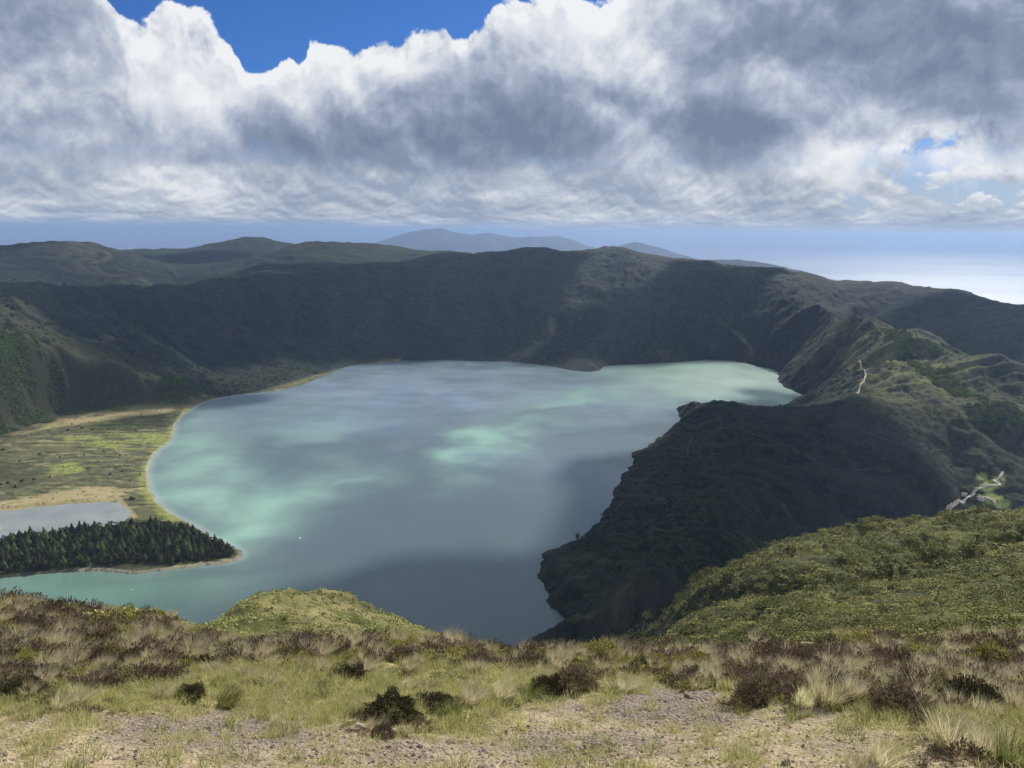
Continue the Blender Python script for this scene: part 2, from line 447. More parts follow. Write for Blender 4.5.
RIDGES = []
def ridge(pts, slope, soft=6.0, wander=14.0):
    L = [np.array(at(px, py, **{k: v})) for px, py, k, v in pts]
    RIDGES.append((np.array(smooth_line(L, 4)), slope, soft, wander))
ridge([(785, 386, 'z', 2), (797, 362, 'd', 1890), (813, 335, 'd', 1950), (837, 310, 'd', 2020), (848, 316, 'd', 2030), (862, 319, 'd', 2020), (890, 323, 'd', 1980), (930, 337, 'd', 1900), (980, 357, 'd', 1800), (1030, 374, 'd', 1750)], .8)
ridge([(837, 310, 'd', 2020), (848, 330, 'd', 1930), (862, 350, 'd', 1800), (864, 372, 'd', 1680), (858, 396, 'd', 1510)], .55)
ridge([(757, 361, 'z', 6), (776, 340, 'd', 2230), (800, 319, 'd', 2260), (822, 309, 'd', 2250)], .6)
ridge([(890, 323, 'd', 1980), (905, 350, 'd', 1800), (930, 378, 'd', 1660), (955, 410, 'd', 1540), (985, 440, 'd', 1480)], .5)
ridge([(930, 337, 'd', 1900), (965, 372, 'd', 1720), (1005, 405, 'd', 1630), (1040, 430, 'd', 1580)], .5)
ridge([(677, 405, 'z', 12), (690, 400, 'z', 36), (710, 400, 'z', 50), (738, 403, 'z', 55), (758, 408, 'z', 50), (785, 405, 'z', 54), (808, 404, 'z', 57), (838, 396, 'z', 70)], .40)
ridge([(577, 541, 'z', 4), (600, 532, 'z', 18), (640, 530, 'z', 31), (665, 526, 'z', 44), (690, 516, 'z', 62), (712, 523, 'z', 50), (745, 534, 'z', 24)], .55)
ridge([(690, 516, 'z', 62), (680, 540, 'z', 60), (660, 570, 'z', 62), (640, 600, 'z', 66)], .6)
ridge([(513, 650, 'z', 3), (530, 643, 'z', 8), (550, 636, 'z', 16), (585, 628, 'z', 36), (640, 624, 'z', 84)], .7, 4, 5)
ridge([(50, 243, 'd', 3600), (90, 245, 'd', 3550), (130, 255, 'd', 3400), (160, 267, 'd', 3250), (190, 284, 'd', 2980)], .45)
ridge([(205, 280, 'd', 2950), (250, 262, 'd', 3250), (310, 241, 'd', 3650)], .4)
ridge([(285, 275, 'd', 2700), (310, 300, 'd', 2480), (345, 335, 'd', 2300), (372, 352, 'd', 2200)], .5)
ridge([(180, 287, 'd', 2520), (215, 310, 'd', 2360), (250, 340, 'd', 2150)], .5)
ridge([(60, 288, 'd', 2400), (100, 312, 'd', 2180), (150, 345, 'd', 1950), (170, 375, 'd', 1790)], .5)
ridge([(0, 295, 'd', 2300), (40, 325, 'd', 2000), (80, 360, 'd', 1800), (110, 388, 'd', 1640)], .5)
ridge([(400, 266, 'd', 2850), (420, 295, 'd', 2620), (435, 330, 'd', 2390), (450, 352, 'd', 2240)], .5)
ridge([(480, 252, 'd', 2980), (500, 285, 'd', 2700), (520, 320, 'd', 2460), (530, 350, 'd', 2260)], .5)
ridge([(540, 247, 'd', 3020), (560, 280, 'd', 2740), (575, 320, 'd', 2420), (590, 352, 'd', 2180), (602, 368, 'z', 3)], .5)
ridge([(622, 247, 'd', 3020), (640, 280, 'd', 2740), (652, 320, 'd', 2450), (660, 355, 'd', 2210)], .5)
ridge([(690, 259, 'd', 2960), (705, 290, 'd', 2700), (722, 325, 'd', 2420), (735, 355, 'd', 2220)], .5)
ridge([(850, 279, 'd', 2900), (880, 280, 'd', 2900), (905, 284, 'd', 2850), (960, 292, 'd', 2750), (1026, 306, 'd', 2600)], .35)
# folds of the green hillside: line, depth (negative) or height, half width
FOLDS = [(np.array(smooth_line([np.array(at(px, py, d=d)[:2]) for px, py, d in pts], 5)), amp, w) for pts, amp, w in (
    ([(655, 640, 250), (676, 612, 330), (715, 606, 300), (770, 598, 275), (832, 588, 262), (885, 574, 285), (927, 565, 300), (975, 553, 320), (1030, 541, 350)], -6.5, 8.0),
    ([(700, 586, 400), (690, 600, 360), (735, 592, 315), (790, 581, 300), (850, 570, 305), (905, 558, 330)], 5.0, 13.0),
    ([(742, 624, 190), (800, 615, 195), (860, 606, 200), (905, 596, 215)], -3.2, 5.0), ([(960, 592, 210), (1000, 582, 240), (1050, 572, 260)], -3.2, 5.0), ([(668, 652, 120), (700, 640, 140), (760, 630, 150)], -3.0, 5.0),
    ([(672, 640, 200), (690, 628, 230), (720, 622, 235)], 4.5, 9.0), ([(800, 627, 150), (900, 608, 185), (1000, 594, 210)], 2.6, 9.0), ([(745, 560, 440), (800, 556, 410), (880, 548, 400), (960, 540, 400)], 3.5, 12.0),
    ([(760, 575, 350), (830, 566, 340), (920, 552, 350)], -3.0, 6.0))]
GULLY = [f[0] for f in FOLDS if f[1] < 0]

def height(X, Y, full=False):
    D = np.hypot(X, Y)
    z = base_height(X, Y)
    wd = None
    for L, slope, soft, wander in RIDGES:
        m = (X > L[:, 0].min() - 320) & (X < L[:, 0].max() + 320) & (Y > L[:, 1].min() - 320) & (Y < L[:, 1].max() + 320)
        if not m.any(): continue
        x, y = X[m], Y[m]
        d2 = np.full(x.shape, 1e18); zl = np.zeros(x.shape)
        wx = x + fbm(x / 90, y / 90, 3, 91) * wander; wy = y + fbm(x / 90, y / 90, 3, 95) * wander
        for i in range(len(L) - 1):
            a, b_ = L[i], L[i + 1]; ex, ey = b_[0] - a[0], b_[1] - a[1]
            t_ = np.clip(((wx - a[0]) * ex + (wy - a[1]) * ey) / max(ex * ex + ey * ey, 1e-9), 0, 1)
            dd = (wx - a[0] - ex * t_) ** 2 + (wy - a[1] - ey * t_) ** 2
            c_ = dd < d2; d2 = np.where(c_, dd, d2); zl = np.where(c_, a[2] + (b_[2] - a[2]) * t_, zl)
        tent = zl - (np.sqrt(d2 + soft * soft) - soft) * slope
        z[m] = np.maximum(z[m], tent)
    # gullies that run down towards the lake
    dx, dy = X - LC[0], Y - LC[1]
    th = np.arctan2(dx, dy); rr = np.hypot(dx, dy)
    wob = fbm(X / 500, Y / 500, 2, 40) * 0.05
    g1 = ridged((th + wob) * 8.0, rr / 1500 + 3, 2, 51) - 0.62
    g2 = ridged((th + wob * 1.3) * 26 + fbm(X / 160, Y / 160, 2, 43) * .35, rr / 700, 2, 57) - 0.62
    far = sstep(900, 1500, D) * (1 - 0.6 * sstep(200, 500, X) * (1 - sstep(1500, 1750, D)))
    out_side = sstep(240, 380, X) * sstep(0, 250, D - 620)
    hi = np.maximum(sstep(6, 90, z), out_side * .7)
    crest = 1 - 0.55 * sstep(2350, 2900, D)
    amp = far * hi * crest
    z = z + amp * (g1 * 22 + g2 * 9 + (ridged(X / 260 + wob * 3, Y / 260, 5, 88) - 0.62) * 24)
    mid = sstep(420, 620, D) * (1 - sstep(1100, 1500, D)) * np.maximum(sstep(4, 30, z), out_side)
    z = z + mid * ((ridged(X / 130, Y / 130, 4, 61) - 0.62) * 11 + (ridged((X + Y * .5) / 38, (Y - X * .5) / 90, 3, 67) - .62) * 4)
    land = np.maximum(sstep(3, 30, np.abs(z)), out_side) * sstep(300, 700, D)
    z = z + land * (fbm(X / 170, Y / 170, 5, 3) * 6.5 + (ridged(X / 60, Y / 60, 4, 13) - .62) * 6.0 + (ridged(X / 17, Y / 17, 3, 9) - .62) * 2.4) * (1 - 0.55 * sstep(2400, 3000, D))
    hs = sstep(26, 60, D) * (1 - sstep(450, 640, D))
    z = z + hs * (((ridged(X / 62 + .4 * fbm(X / 60, Y / 60, 2, 25), Y / 36, 3, 21) - .62) * 6.0 + fbm(X / 26, Y / 26, 3, 22) * 1.6) * sstep(60, 170, D) + fbm(X / 9, Y / 9, 4, 23) * 0.75 + fbm(X / 2.6, Y / 2.6, 3, 27) * 0.30)
    gm_ = (D > 80) & (D < 420) & (X > 0)
    if gm_.any():
        x, y = X[gm_], Y[gm_]
        wx_ = x + fbm(x / 14, y / 14, 3, 97) * 6; wy_ = y + fbm(x / 14, y / 14, 3, 98) * 6
        for L, amp_, w_ in FOLDS:
            d_ = sdf_line(L, wx_, wy_)
            z[gm_] = z[gm_] + amp_ * np.exp(-(d_ / w_) ** 2)
    nr = (1 - sstep(26, 50, D))
    z = z + nr * (fbm(X / 3.2, Y / 3.2, 4, 31) * 0.14 + np.abs(fbm(X / 0.75, Y / 0.75, 3, 33)) * 0.085 * sstep(5.5, 7.0, D) + fbm(X / 0.5, Y / 0.5, 3, 35) * 0.02) * sstep(0.5, 3, D)
    far_m = (D > 480) & (D < 2700)
    sl = np.full(X.shape, 999.0); sg = np.full(X.shape, 999.0); sp = np.full(X.shape, 999.0)
    sl[far_m] = sdf_lake(X[far_m], Y[far_m])
    sg[far_m] = sdf_lag(X[far_m], Y[far_m])
    sp[far_m] = sdf_plain(X[far_m], Y[far_m])
    # flats beside the lake
    flat = 1.4 + 2.2 * sstep(0, 120, -sp) + fbm(X / 40, Y / 40, 3, 71) * 0.5 + fbm(X / 9, Y / 9, 3, 73) * 0.35
    k = sstep(35, -15, sp)
    z = z * (1 - k) + flat * k
    # shore
    jag = fbm(X / 28, Y / 28, 3, 81) * 5 + fbm(X / 9, Y / 9, 3, 83) * 2
    soft = sstep(30, -20, sp)
    s1 = sl + jag * (1 - soft * 0.8)
    s2 = sg + jag * 0.4
    z = np.where(s1 > 0, np.maximum(z, 0.25 + np.minimum(s1 * 0.10, 4.0) * (1 - soft * .6) - np.maximum(0, s1 - 70) * 2.0), z)
    z = np.where((s1 > 0) & (sl < 400), np.minimum(z, np.maximum(s1, 0) * (1.1 - .9 * soft) + 0.4 + 1.2 * soft), z)
    z = np.where(s1 <= 0, np.maximum(-25.0, s1 * 0.25 - 0.15), z)
    z = np.where((s1 > 0) & (s2 < 8), np.minimum(z, 0.6 + s2 * 0.15), z)
    if full:
        rib = np.clip(.5 + g1 * .9 + g2 * .9 + (ridged(X / 60, Y / 60, 4, 13) - .62) * .9, 0, 1)
        return z, dict(sl=s1, sg=s2, sp=sp, D=D, rib=rib)
    return z

def hpt(x, y):
    return float(height(np.array([[x]], dtype=float), np.array([[y]], dtype=float))[0, 0])

def polar_mesh(name, azs, ds):
    A, Dd = np.meshgrid(azs, ds)
    X = np.sin(A) * Dd; Y = np.cos(A) * Dd
    Z, info = height(X, Y, True)
    nr, nc = X.shape
    idx = np.arange(nr * nc).reshape(nr, nc)
    f = np.stack([idx[:-1, :-1], idx[:-1, 1:], idx[1:, 1:], idx[1:, :-1]], -1).reshape(-1, 4)[:, ::-1]
    return np.stack([X, Y, Z], -1).reshape(-1, 3), f, X, Y, Z, info
# ------------------------------------------------------------------ sky: physical sky with a bank of cumulus
world = bpy.data.worlds.new("World"); sc.world = world; world.use_nodes = True
wt = NT(world.node_tree)
bg = world.node_tree.nodes['Background']
bg.inputs['Strength'].default_value = 0.082
sky_nd = wt.n('ShaderNodeTexSky', sky_type='NISHITA')
sky_nd.sun_disc = False
sky_nd.sun_elevation = SUN_EL
sky_nd.sun_rotation = SUN_AZ
sky_nd.altitude = 900
sky_nd.air_density = 1.0; sky_nd.dust_density = 0.6; sky_nd.ozone_density = 2.0

gen = wt.n('ShaderNodeTexCoord').outputs['Generated']
dirn = wt.n('ShaderNodeVectorMath', {0: gen}, operation='NORMALIZE').outputs[0]
sx = wt.n('ShaderNodeSeparateXYZ', {0: dirn})
dx_, dy_, dz_ = sx.outputs
az_ = wt.mul(wt.m('ARCTAN2', dx_, dy_), 180 / pi)
el_ = wt.mul(wt.m('ARCSINE', dz_), 180 / pi)

def dir_deg(px, py):
    v = ray(px, py); return math.degrees(atan2(v[0], v[1])), math.degrees(math.asin(v[2]))

# cloud-space coordinates (degrees), softly warped so that edges curl
P0 = wt.comb(az_, el_, 0.0)
warp = wt.n('ShaderNodeTexNoise', {'Vector': P0, 'Scale': 0.16, 'Detail': 3.0, 'Roughness': 0.5}, noise_dimensions='2D')
wv = wt.n('ShaderNodeVectorMath', {0: warp.outputs['Color'], 1: (0.5, 0.5, 0.5)}, operation='SUBTRACT').outputs[0]
wv = wt.n('ShaderNodeVectorMath', {0: wv, 'Scale': 1.7}, operation='SCALE').outputs[0]
P1 = wt.n('ShaderNodeVectorMath', {0: P0, 1: wv}, operation='ADD').outputs[0]
sp1 = wt.n('ShaderNodeSeparateXYZ', {0: P1}); aw, ew = sp1.outputs[0], sp1.outputs[1]

def blob(px, py, rx, ry, amp, rot=0.0, a=None, e=None):
    ca, ce = dir_deg(px, py)
    a = aw if a is None else a; e = ew if e is None else e
    da, de = wt.sub(a, ca), wt.sub(e, ce)
    if rot:
        c, s = cos(R(rot)), sin(R(rot))
        da, de = wt.add(wt.mul(da, c), wt.mul(de, s)), wt.sub(wt.mul(de, c), wt.mul(da, s))
    da = wt.mul(da, 13.3 / rx); de = wt.mul(de, 13.3 / ry)
    r2 = wt.m('MULTIPLY_ADD', da, da, wt.mul(de, de))
    return wt.mul(wt.m('POWER', 2.71828, wt.mul(r2, -1.0)), amp)
def total(bl):
    s = bl[0]
    for q in bl[1:]: s = wt.add(s, q)
    return s

def puffs(vec, sc_, seed=0.0):
    """billowed noise: rounded heads with sharp creases between them"""
    tot = None; amp = 1.0; f = sc_
    for k in range(5):
        v = wt.n('ShaderNodeVectorMath', {0: vec, 1: (seed + 13.1 * k, 7.7 * k, 0.0)}, operation='ADD').outputs[0]
        q = wt.n('ShaderNodeTexNoise', {'Vector': v, 'Scale': f, 'Detail': 0.0}, noise_dimensions='2D').outputs[0]
        q = wt.mul(wt.m('ABSOLUTE', wt.sub(q, 0.5)), 2.0 * amp)
        tot = q if tot is None else wt.add(tot, q)
        amp *= 0.56; f *= 2.07
    q = wt.n('ShaderNodeTexNoise', {'Vector': vec, 'Scale': sc_ * 0.8, 'Detail': 6.0, 'Roughness': 0.6}, noise_dimensions='2D').outputs[0]
    return wt.add(wt.sub(tot, 0.55), wt.mul(wt.sub(q, 0.5), 1.5))

def tri(fac, stops):
    """colour ramp without clipping"""
    c = None
    for (p0, c0), (p1, c1) in zip(stops[:-1], stops[1:]):
        k = wt.lin(fac, p0, p1)
        c = wt.mix(k, c0 if c is None else c, c1)
    return c

n_here = puffs(P1, 0.17)
off = wt.n('ShaderNodeVectorMath', {0: P1, 1: (0.40, 1.15, 0.0)}, operation='ADD').outputs[0]
n_sun = puffs(off, 0.17)
n_low = wt.noise(P1, 0.10, 3.0, 0.5, noise_dimensions='2D')
fine = wt.noise(P1, 0.9, 4.0, 0.6, noise_dimensions='2D')

# where the bank stands: the height of its top edge by compass direction, then soft masses
TOP = [(-900, -60), (-300, -60), (0, -50), (60, -30), (100, 10), (116, 40), (128, 62), (142, 64), (155, 50), (166, 40), (182, 35), (205, 38), (225, 45), (238, 54), (243, 70), (254, 76), (266, 74), (277, 62), (292, 59), (301, 64), (307, 48), (320, 36), (336, 38),
       (347, 50), (364, 46), (382, 38), (398, 41), (410, 32), (426, 27), (441, 26), (453, 37), (470, 25), (498, 8), (522, -3), (556, -12), (575, 0), (598, 6), (615, -4), (640, -30), (700, -60), (1024, -60), (1400, -60)]
fc = wt.n('ShaderNodeFloatCurve', {'Value': wt.lin(aw, -60.0, 60.0)})
cu = fc.mapping.curves[0]
tp = sorted([((dir_deg(x, y)[0] + 60) / 120, (dir_deg(x, y)[1]) / 30) for x, y in TOP])
tp = [p for p in tp if 0.0 <= p[0] <= 1.0]
cu.points[0].location = (0.0, tp[0][1]); cu.points[1].location = (1.0, tp[-1][1])
for p in tp: cu.points.new(*p)
fc.mapping.use_clip = False
fc.mapping.update()
eltop = wt.mul(fc.outputs[0], 30.0)
below = wt.sub(eltop, ew)
edge = wt.m('MINIMUM', wt.m('MAXIMUM', wt.mul(below, 0.42), -1.2), 0.85)
cover = wt.add(wt.add(edge, 0.47), total([
    blob(935, 142, 44, 17, -0.95, 12), blob(160, 10, 62, 26, 0.85, 15), blob(128, 45, 30, 22, 0.35), blob(930, 40, 190, 90, 0.7), blob(480, 130, 150, 60, 0.35), blob(60, 60, 120, 90, 0.3), blob(980, 110, 50, 20, -0.3)]))
front = wt.m('MULTIPLY', wt.sm(wt.m('ABSOLUTE', az_), 75, 48), wt.sm(el_, 20, 15.6))
cover = wt.add(wt.mul(front, cover), wt.mul(wt.sub(1.0, front), wt.lin(n_low, 0.32, 0.66, 0.45, 1.5)))
dens = wt.add(wt.add(wt.sub(cover, 0.52), wt.mul(n_here, 0.42)), wt.mul(wt.sub(fine, 0.5), 0.22))
alpha = wt.sm(dens, -0.02, 0.11)

# light through the cloud: thin rims glow, thick hearts are grey
thick = wt.sm(wt.add(dens, wt.mul(wt.sub(n_low, 0.5), 0.5)), 0.10, 1.05)
tone = total([
    blob(470, 140, 120, 62, 0.55), blob(560, 110, 60, 60, 0.25), blob(735, 138, 62, 42, 0.62), blob(960, 70, 150, 62, 0.38), blob(1000, 20, 160, 70, 0.22), blob(720, 40, 80, 60, 0.25), blob(240, 150, 60, 34, 0.30), blob(330, 150, 80, 40, 0.30),
    blob(30, 60, 90, 80, 0.18), blob(60, 160, 120, 30, 0.15), blob(830, 40, 60, 60, 0.25),
    blob(610, 35, 60, 50, -0.50), blob(540, 30, 40, 36, -0.25), blob(850, 140, 60, 52, -0.60), blob(780, 85, 40, 34, -0.40), blob(330, 80, 70, 40, -0.42), blob(420, 55, 60, 24, -0.35), blob(190, 80, 60, 50, -0.42), blob(1000, 172, 90, 18, -0.6), blob(880, 175, 70, 20, -0.5),
    blob(660, 80, 30, 50, -0.2), blob(640, 175, 60, 30, -0.15), blob(60, 110, 60, 26, -0.22)])
relief = wt.sub(n_here, n_sun)
shade = wt.add(wt.add(wt.mul(thick, 0.32), wt.mul(tone, 0.80)), wt.mul(wt.sub(fine, 0.5), -0.05))
fine_s = wt.noise(wt.n('ShaderNodeVectorMath', {0: P1, 1: (0.12, 0.30, 0.0)}, operation='ADD').outputs[0], 0.9, 4.0, 0.6, noise_dimensions='2D')
rim = wt.sm(thick, 0.9, 0.1)
shade = wt.sub(shade, wt.mul(wt.mul(wt.sub(fine, fine_s), 0.34), wt.add(0.05, rim)))
shade = wt.add(wt.sub(shade, wt.mul(wt.mul(relief, 0.52), wt.add(0.70, wt.mul(rim, 0.6)))), 0.145)
shade = wt.m('MINIMUM', wt.m('MAXIMUM', shade, 0.0), 1.0)
cloud_c = tri(shade, [(0.0, (8.7, 8.85, 9.05)), (0.25, (6.6, 6.95, 7.6)), (0.5, (4.1, 4.6, 5.75)), (0.75, (2.5, 3.0, 4.1)), (1.0, (1.75, 2.25, 3.2))])

# rows of low cloud towards the horizon, squeezed by distance
elp = wt.m('MAXIMUM', el_, 0.0)
rowv = wt.mul(wt.m('LOGARITHM', wt.add(elp, 0.55), 2.71828), 1.9)
PR = wt.comb(wt.add(wt.mul(az_, 0.36), wt.mul(n_low, 1.5)), rowv, 0.0)
PRs = wt.n('ShaderNodeVectorMath', {0: PR, 1: (0.05, 0.22, 0.0)}, operation='ADD').outputs[0]
r1 = puffs(PR, 0.62, 31.0); r2 = puffs(PRs, 0.62, 31.0)
rel2 = wt.mul(wt.sub(r1, r2), 0.62)
rl = wt.n('ShaderNodeTexNoise', {'Vector': PR, 'Scale': 0.30, 'Detail': 3.0, 'Roughness': 0.55}, noise_dimensions='2D').outputs[0]
rowshade = wt.m('MINIMUM', wt.m('MAXIMUM', wt.sub(wt.add(0.64, wt.mul(wt.sub(rl, 0.5), 2.2)), wt.add(rel2, wt.mul(r1, 0.12))), 0.0), 1.0)
row_c = tri(rowshade, [(0.05, (7.9, 8.1, 8.4)), (0.5, (5.2, 5.65, 6.4)), (1.0, (3.2, 3.75, 4.8))])
right_k = wt.sm(az_, 6, 24)
row_a = wt.mul(wt.mul(wt.sm(el_, 6.2, 4.0), wt.sm(wt.add(el_, wt.mul(r1, 0.5)), -0.2, 0.9)), wt.sm(wt.add(wt.mul(r1, 0.6), wt.mul(wt.sub(rl, 0.5), 1.6)), wt.lin(right_k, 0, 1, -0.95, -0.26), wt.lin(right_k, 0, 1, -0.62, -0.09)))

# clear air, deepened by the ozone-rich sky and paler to the horizon
blue = wt.mix(1.0, sky_nd.outputs[0], (0.21, 0.43, 0.82), 'MULTIPLY')
hz = wt.sm(el_, 9.0, 0.0)
hcol = wt.mix(wt.sm(az_, -10, 34), (3.3, 4.6, 6.5), (4.9, 5.4, 6.0))
hcol0 = wt.mix(wt.sm(az_, -10, 34), (2.5, 3.85, 6.2), (4.2, 5.1, 6.3))      # the hazy air right at eye level
hcol = wt.mix(wt.sm(el_, 0.9, 0.0), hcol, hcol0)
clear = wt.mix(wt.mul(hz, 0.92), blue, hcol)
c = wt.mix(row_a, clear, row_c)
bank_fade = wt.sm(wt.add(el_, wt.mul(n_here, 1.6)), 3.0, 5.4)
c = wt.mix(wt.mul(alpha, bank_fade), c, cloud_c)
world.node_tree.links.new(c, bg.inputs['Color'])
world.cycles.sampling_method = 'MANUAL'
world.cycles.sample_map_resolution = 512
def project(X, Y, Z):
    P = np.stack([X, Y, Z - CAM_Z], -1)
    f = P @ fwd
    return 512 + F_PX * (P @ right) / f, 384 - F_PX * (P @ up) / f

def ell(px, py, cx, cy, rx, ry, rot=0.0):
    dx = px - cx; dy = py - cy
    c, s = cos(R(rot)), sin(R(rot))
    return np.exp(-(((dx * c + dy * s) / rx) ** 2 + ((-dx * s + dy * c) / ry) ** 2))

# ------------------------------------------------------------------ land
AZ = np.concatenate([np.linspace(-1.0, -0.70, 60)[:-1], np.linspace(-0.70, 0.70, 1050), np.linspace(0.70, 1.0, 60)[1:]])
DS = np.exp(np.concatenate([np.linspace(np.log(26), np.log(110), 130)[:-1], np.linspace(np.log(110), np.log(600), 260)[:-1], np.linspace(np.log(600), np.log(3700), 620)[:-1], np.linspace(np.log(3700), np.log(8200), 110)]))
V, F, X, Y, Z, info = polar_mesh("hills", AZ, DS)
PX, PY = project(X, Y, Z)
sp, sl, sg, D_ = info['sp'], info['sl'], info['sg'], info['D']
flat = sstep(12, -12, sp)

def patch(px_pts, soft, z=2.5, wig=10.0, seed=0):
    out = np.zeros(X.shape); L = np.array(smooth_line(poly_z(px_pts, z), 3, closed=True))
    m = (X > L[:, 0].min() - 60) & (X < L[:, 0].max() + 60) & (Y > L[:, 1].min() - 60) & (Y < L[:, 1].max() + 60) & (D_ > 480)
    s = sdf_poly(L, X[m], Y[m])
    s = s + fbm(X[m] / 30, Y[m] / 30, 3, 120 + seed) * wig
    out[m] = sstep(soft, -soft, s); return out
def strip(px_pts, w, soft, z=2.0, wig=1.0):
    out = np.zeros(X.shape); L = np.array(smooth_line(poly_z(px_pts, z), 4))
    m = (X > L[:, 0].min() - 40) & (X < L[:, 0].max() + 40) & (Y > L[:, 1].min() - 40) & (Y < L[:, 1].max() + 40) & (D_ > 480)
    s = sdf_line(L, X[m], Y[m]) + fbm(X[m] / 18, Y[m] / 18, 2, 140) * wig
    out[m] = sstep(w + soft, w - soft, s); return out

# beach and grass bank along the west shore
shore_w = sstep(26, 4, sl) * flat
sand = sstep(5.5, 1.5, sl) * flat * (D_ < 1650) * (sl > -3)
spit_beach = strip([(82, 575), (105, 573), (140, 575), (165, 572), (205, 566), (238, 559)], 6, 4)
sand = np.maximum(sand * (1 - .85 * ((PX < 78) & (PY > 540))), spit_beach * 0.9)
bank = strip([(188, 409), (180, 420), (165, 440), (152, 458), (146, 475), (149, 492), (160, 508), (172, 520)], 10, 6, wig=3)
bank = np.maximum(bank, patch([(172, 424), (186, 415), (184, 424), (173, 436)], 6, wig=2))
bank = np.maximum(bank, patch([(160, 571), (185, 563), (205, 565), (180, 571)], 5, wig=3))
streak = fbm(X / 60 + Y / 400, Y / 16, 4, 150)
streak2 = fbm(X / 25, Y / 9, 4, 155)
meadow = np.maximum.reduce([patch([(62, 437), (110, 433), (165, 434), (160, 447), (110, 450), (75, 446)], 14, seed=1) * sstep(-0.25, 0.15, streak),
                            patch([(52, 466), (78, 464), (80, 473), (55, 475)], 6, wig=5, seed=2), patch([(60, 424), (150, 420), (145, 428), (70, 430)], 12, seed=3) * sstep(-0.2, 0.2, streak) * .8,
                            flat * sstep(0.38, 0.62, streak2 + streak * .6) * 0.3])
straw = np.maximum.reduce([patch([(8, 432), (45, 420), (80, 413), (150, 409), (172, 405), (166, 412), (110, 421), (60, 427), (30, 432)], 10, seed=4), patch([(20, 500), (60, 492), (105, 486), (125, 490), (115, 500), (70, 503), (0, 512), (-20, 506)], 9, seed=5),
                           strip([(112, 500), (124, 492), (138, 488), (146, 487)], 3.5, 2), strip([(118, 498), (127, 508), (134, 517)], 4, 2), strip([(0, 441), (60, 443), (110, 444)], 3, 2, wig=3) * .7,
                           flat * sstep(0.2, 0.6, fbm(X / 45, Y / 14, 4, 160)) * 0.6])
darkscrub = flat * sstep(0.0, 0.45, fbm(X / 34, Y / 12, 5, 170)) * (1 - meadow) * (1 - straw)
wood = np.maximum(patch([(-80, 440), (0, 430), (60, 411), (130, 404), (200, 396), (150, 385), (60, 385), (50, 350), (0, 335), (-80, 330)], 30, z=20, wig=25, seed=6), patch([(-60, 480), (0, 462), (40, 468), (48, 482), (0, 492), (-60, 495)], 14, seed=7) * .7)
fan = flat * sstep(1450, 1700, D_) * .6
trees_floor = patch([(-60, 548), (0, 532), (100, 522), (170, 520), (215, 540), (238, 552), (200, 560), (100, 572), (0, 577), (-60, 580)], 6, wig=3, seed=8)
# valley fields
field = np.maximum.reduce([ell(PX, PY, 992, 484, 16, 7, -20), ell(PX, PY, 994, 501, 20, 7, 15), ell(PX, PY, 983, 477, 7, 4)]) * ((D_ > 1200) & (D_ < 1700))
field = sstep(0.35, 0.6, field + fbm(X / 25, Y / 25, 3, 180) * .15)
near = sstep(700, 480, D_) * sstep(-60, 160, X - D_ * 0.12) * sstep(120, 160, Z)
near = np.maximum(near, sstep(160, 120, D_))
straw = np.maximum(straw, sstep(125, 100, D_) * sstep(6, 0, X) * np.clip(.22 + .5 * fbm(X / 9, Y / 9, 3, 190), 0, .5))
straw = np.maximum(straw, ell(PX, PY, 120, 264, 60, 16, 18) * (D_ > 2850) * .17 * sstep(.35, .75, info['rib']))  # sunlit flank of the far spur painted in straw colour
zA = np.stack([sand, np.clip(meadow + bank * 1.0, 0, 1), straw * (1 - meadow), np.ones_like(sand)], -1).reshape(-1, 4)
zB = np.stack([np.clip(np.maximum.reduce([wood, trees_floor, darkscrub * .75]) , 0, 1), field, near, np.ones_like(sand)], -1).reshape(-1, 4)
flat_a = flat.ravel()

m_hills, t, b = new_mat("hillside_vegetation", 0.95, 0.08)
pos = t.n('ShaderNodeTexCoord').outputs['Object']
geo = t.n('ShaderNodeNewGeometry')
nz = t.n('ShaderNodeSeparateXYZ', {0: geo.outputs['Normal']}).outputs[2]
nL = t.noise(pos, 1 / 330, 4, 0.55); nM = t.noise(pos, 1 / 70, 5, 0.6); nS = t.noise(pos, 1 / 11, 4, 0.65); nT = t.noise(pos, 1 / 2.2, 3, 0.6)
rb = t.attr('rib')
c = t.mix(t.lin(t.add(t.add(nM, t.mul(t.sub(nL, .5), .8)), t.mul(t.sub(rb, .5), .55)), .30, .72), (.005, .011, .012), (.021, .026, .024))  # gully growth darker, ribs lighter: relief shading put into the colour
c = t.mix(t.mul(t.lin(t.add(nS, t.mul(t.sub(nL, .5), -.5)), .48, .68), .75), c, (.042, .052, .028))
c = t.mix(t.mul(t.lin(nT, .5, .7), .35), c, (.02, .026, .013))
steep = t.lin(nz, .80, .55)
c = t.mix(t.mul(steep, t.lin(nS, .35, .65, .1, .8)), c, (.030, .030, .028))
scar = t.mul(t.lin(nM, .60, .74), t.lin(nz, .9, .7))
c = t.mix(t.mul(scar, .65), c, (.09, .08, .066))
c = t.mix(t.mul(t.attr('olive_lit'), t.lin(t.add(nM, t.mul(t.sub(nS, .5), .5)), .35, .6)), c, t.mix(nS, (.075, .09, .03), (.15, .155, .06)))  # olive ground cover, with sunlight on the right-hand slopes painted in
sa = t.n('ShaderNodeSeparateColor', {0: t.attr('zone_a', 'Color')}); sb = t.n('ShaderNodeSeparateColor', {0: t.attr('zone_b', 'Color')})
fl = t.attr('flat')
cf = t.mix(t.lin(nS, .35, .65), (.075, .076, .046), (.12, .126, .06))
c = t.mix(fl, c, cf)
cn = t.mix(t.lin(t.add(nS, t.mul(t.sub(nT, .5), .6)), .34, .62), (.034, .040, .014), (.095, .098, .034))
cn = t.mix(t.mul(t.lin(nM, .52, .66), .5), cn, (.11, .085, .045))
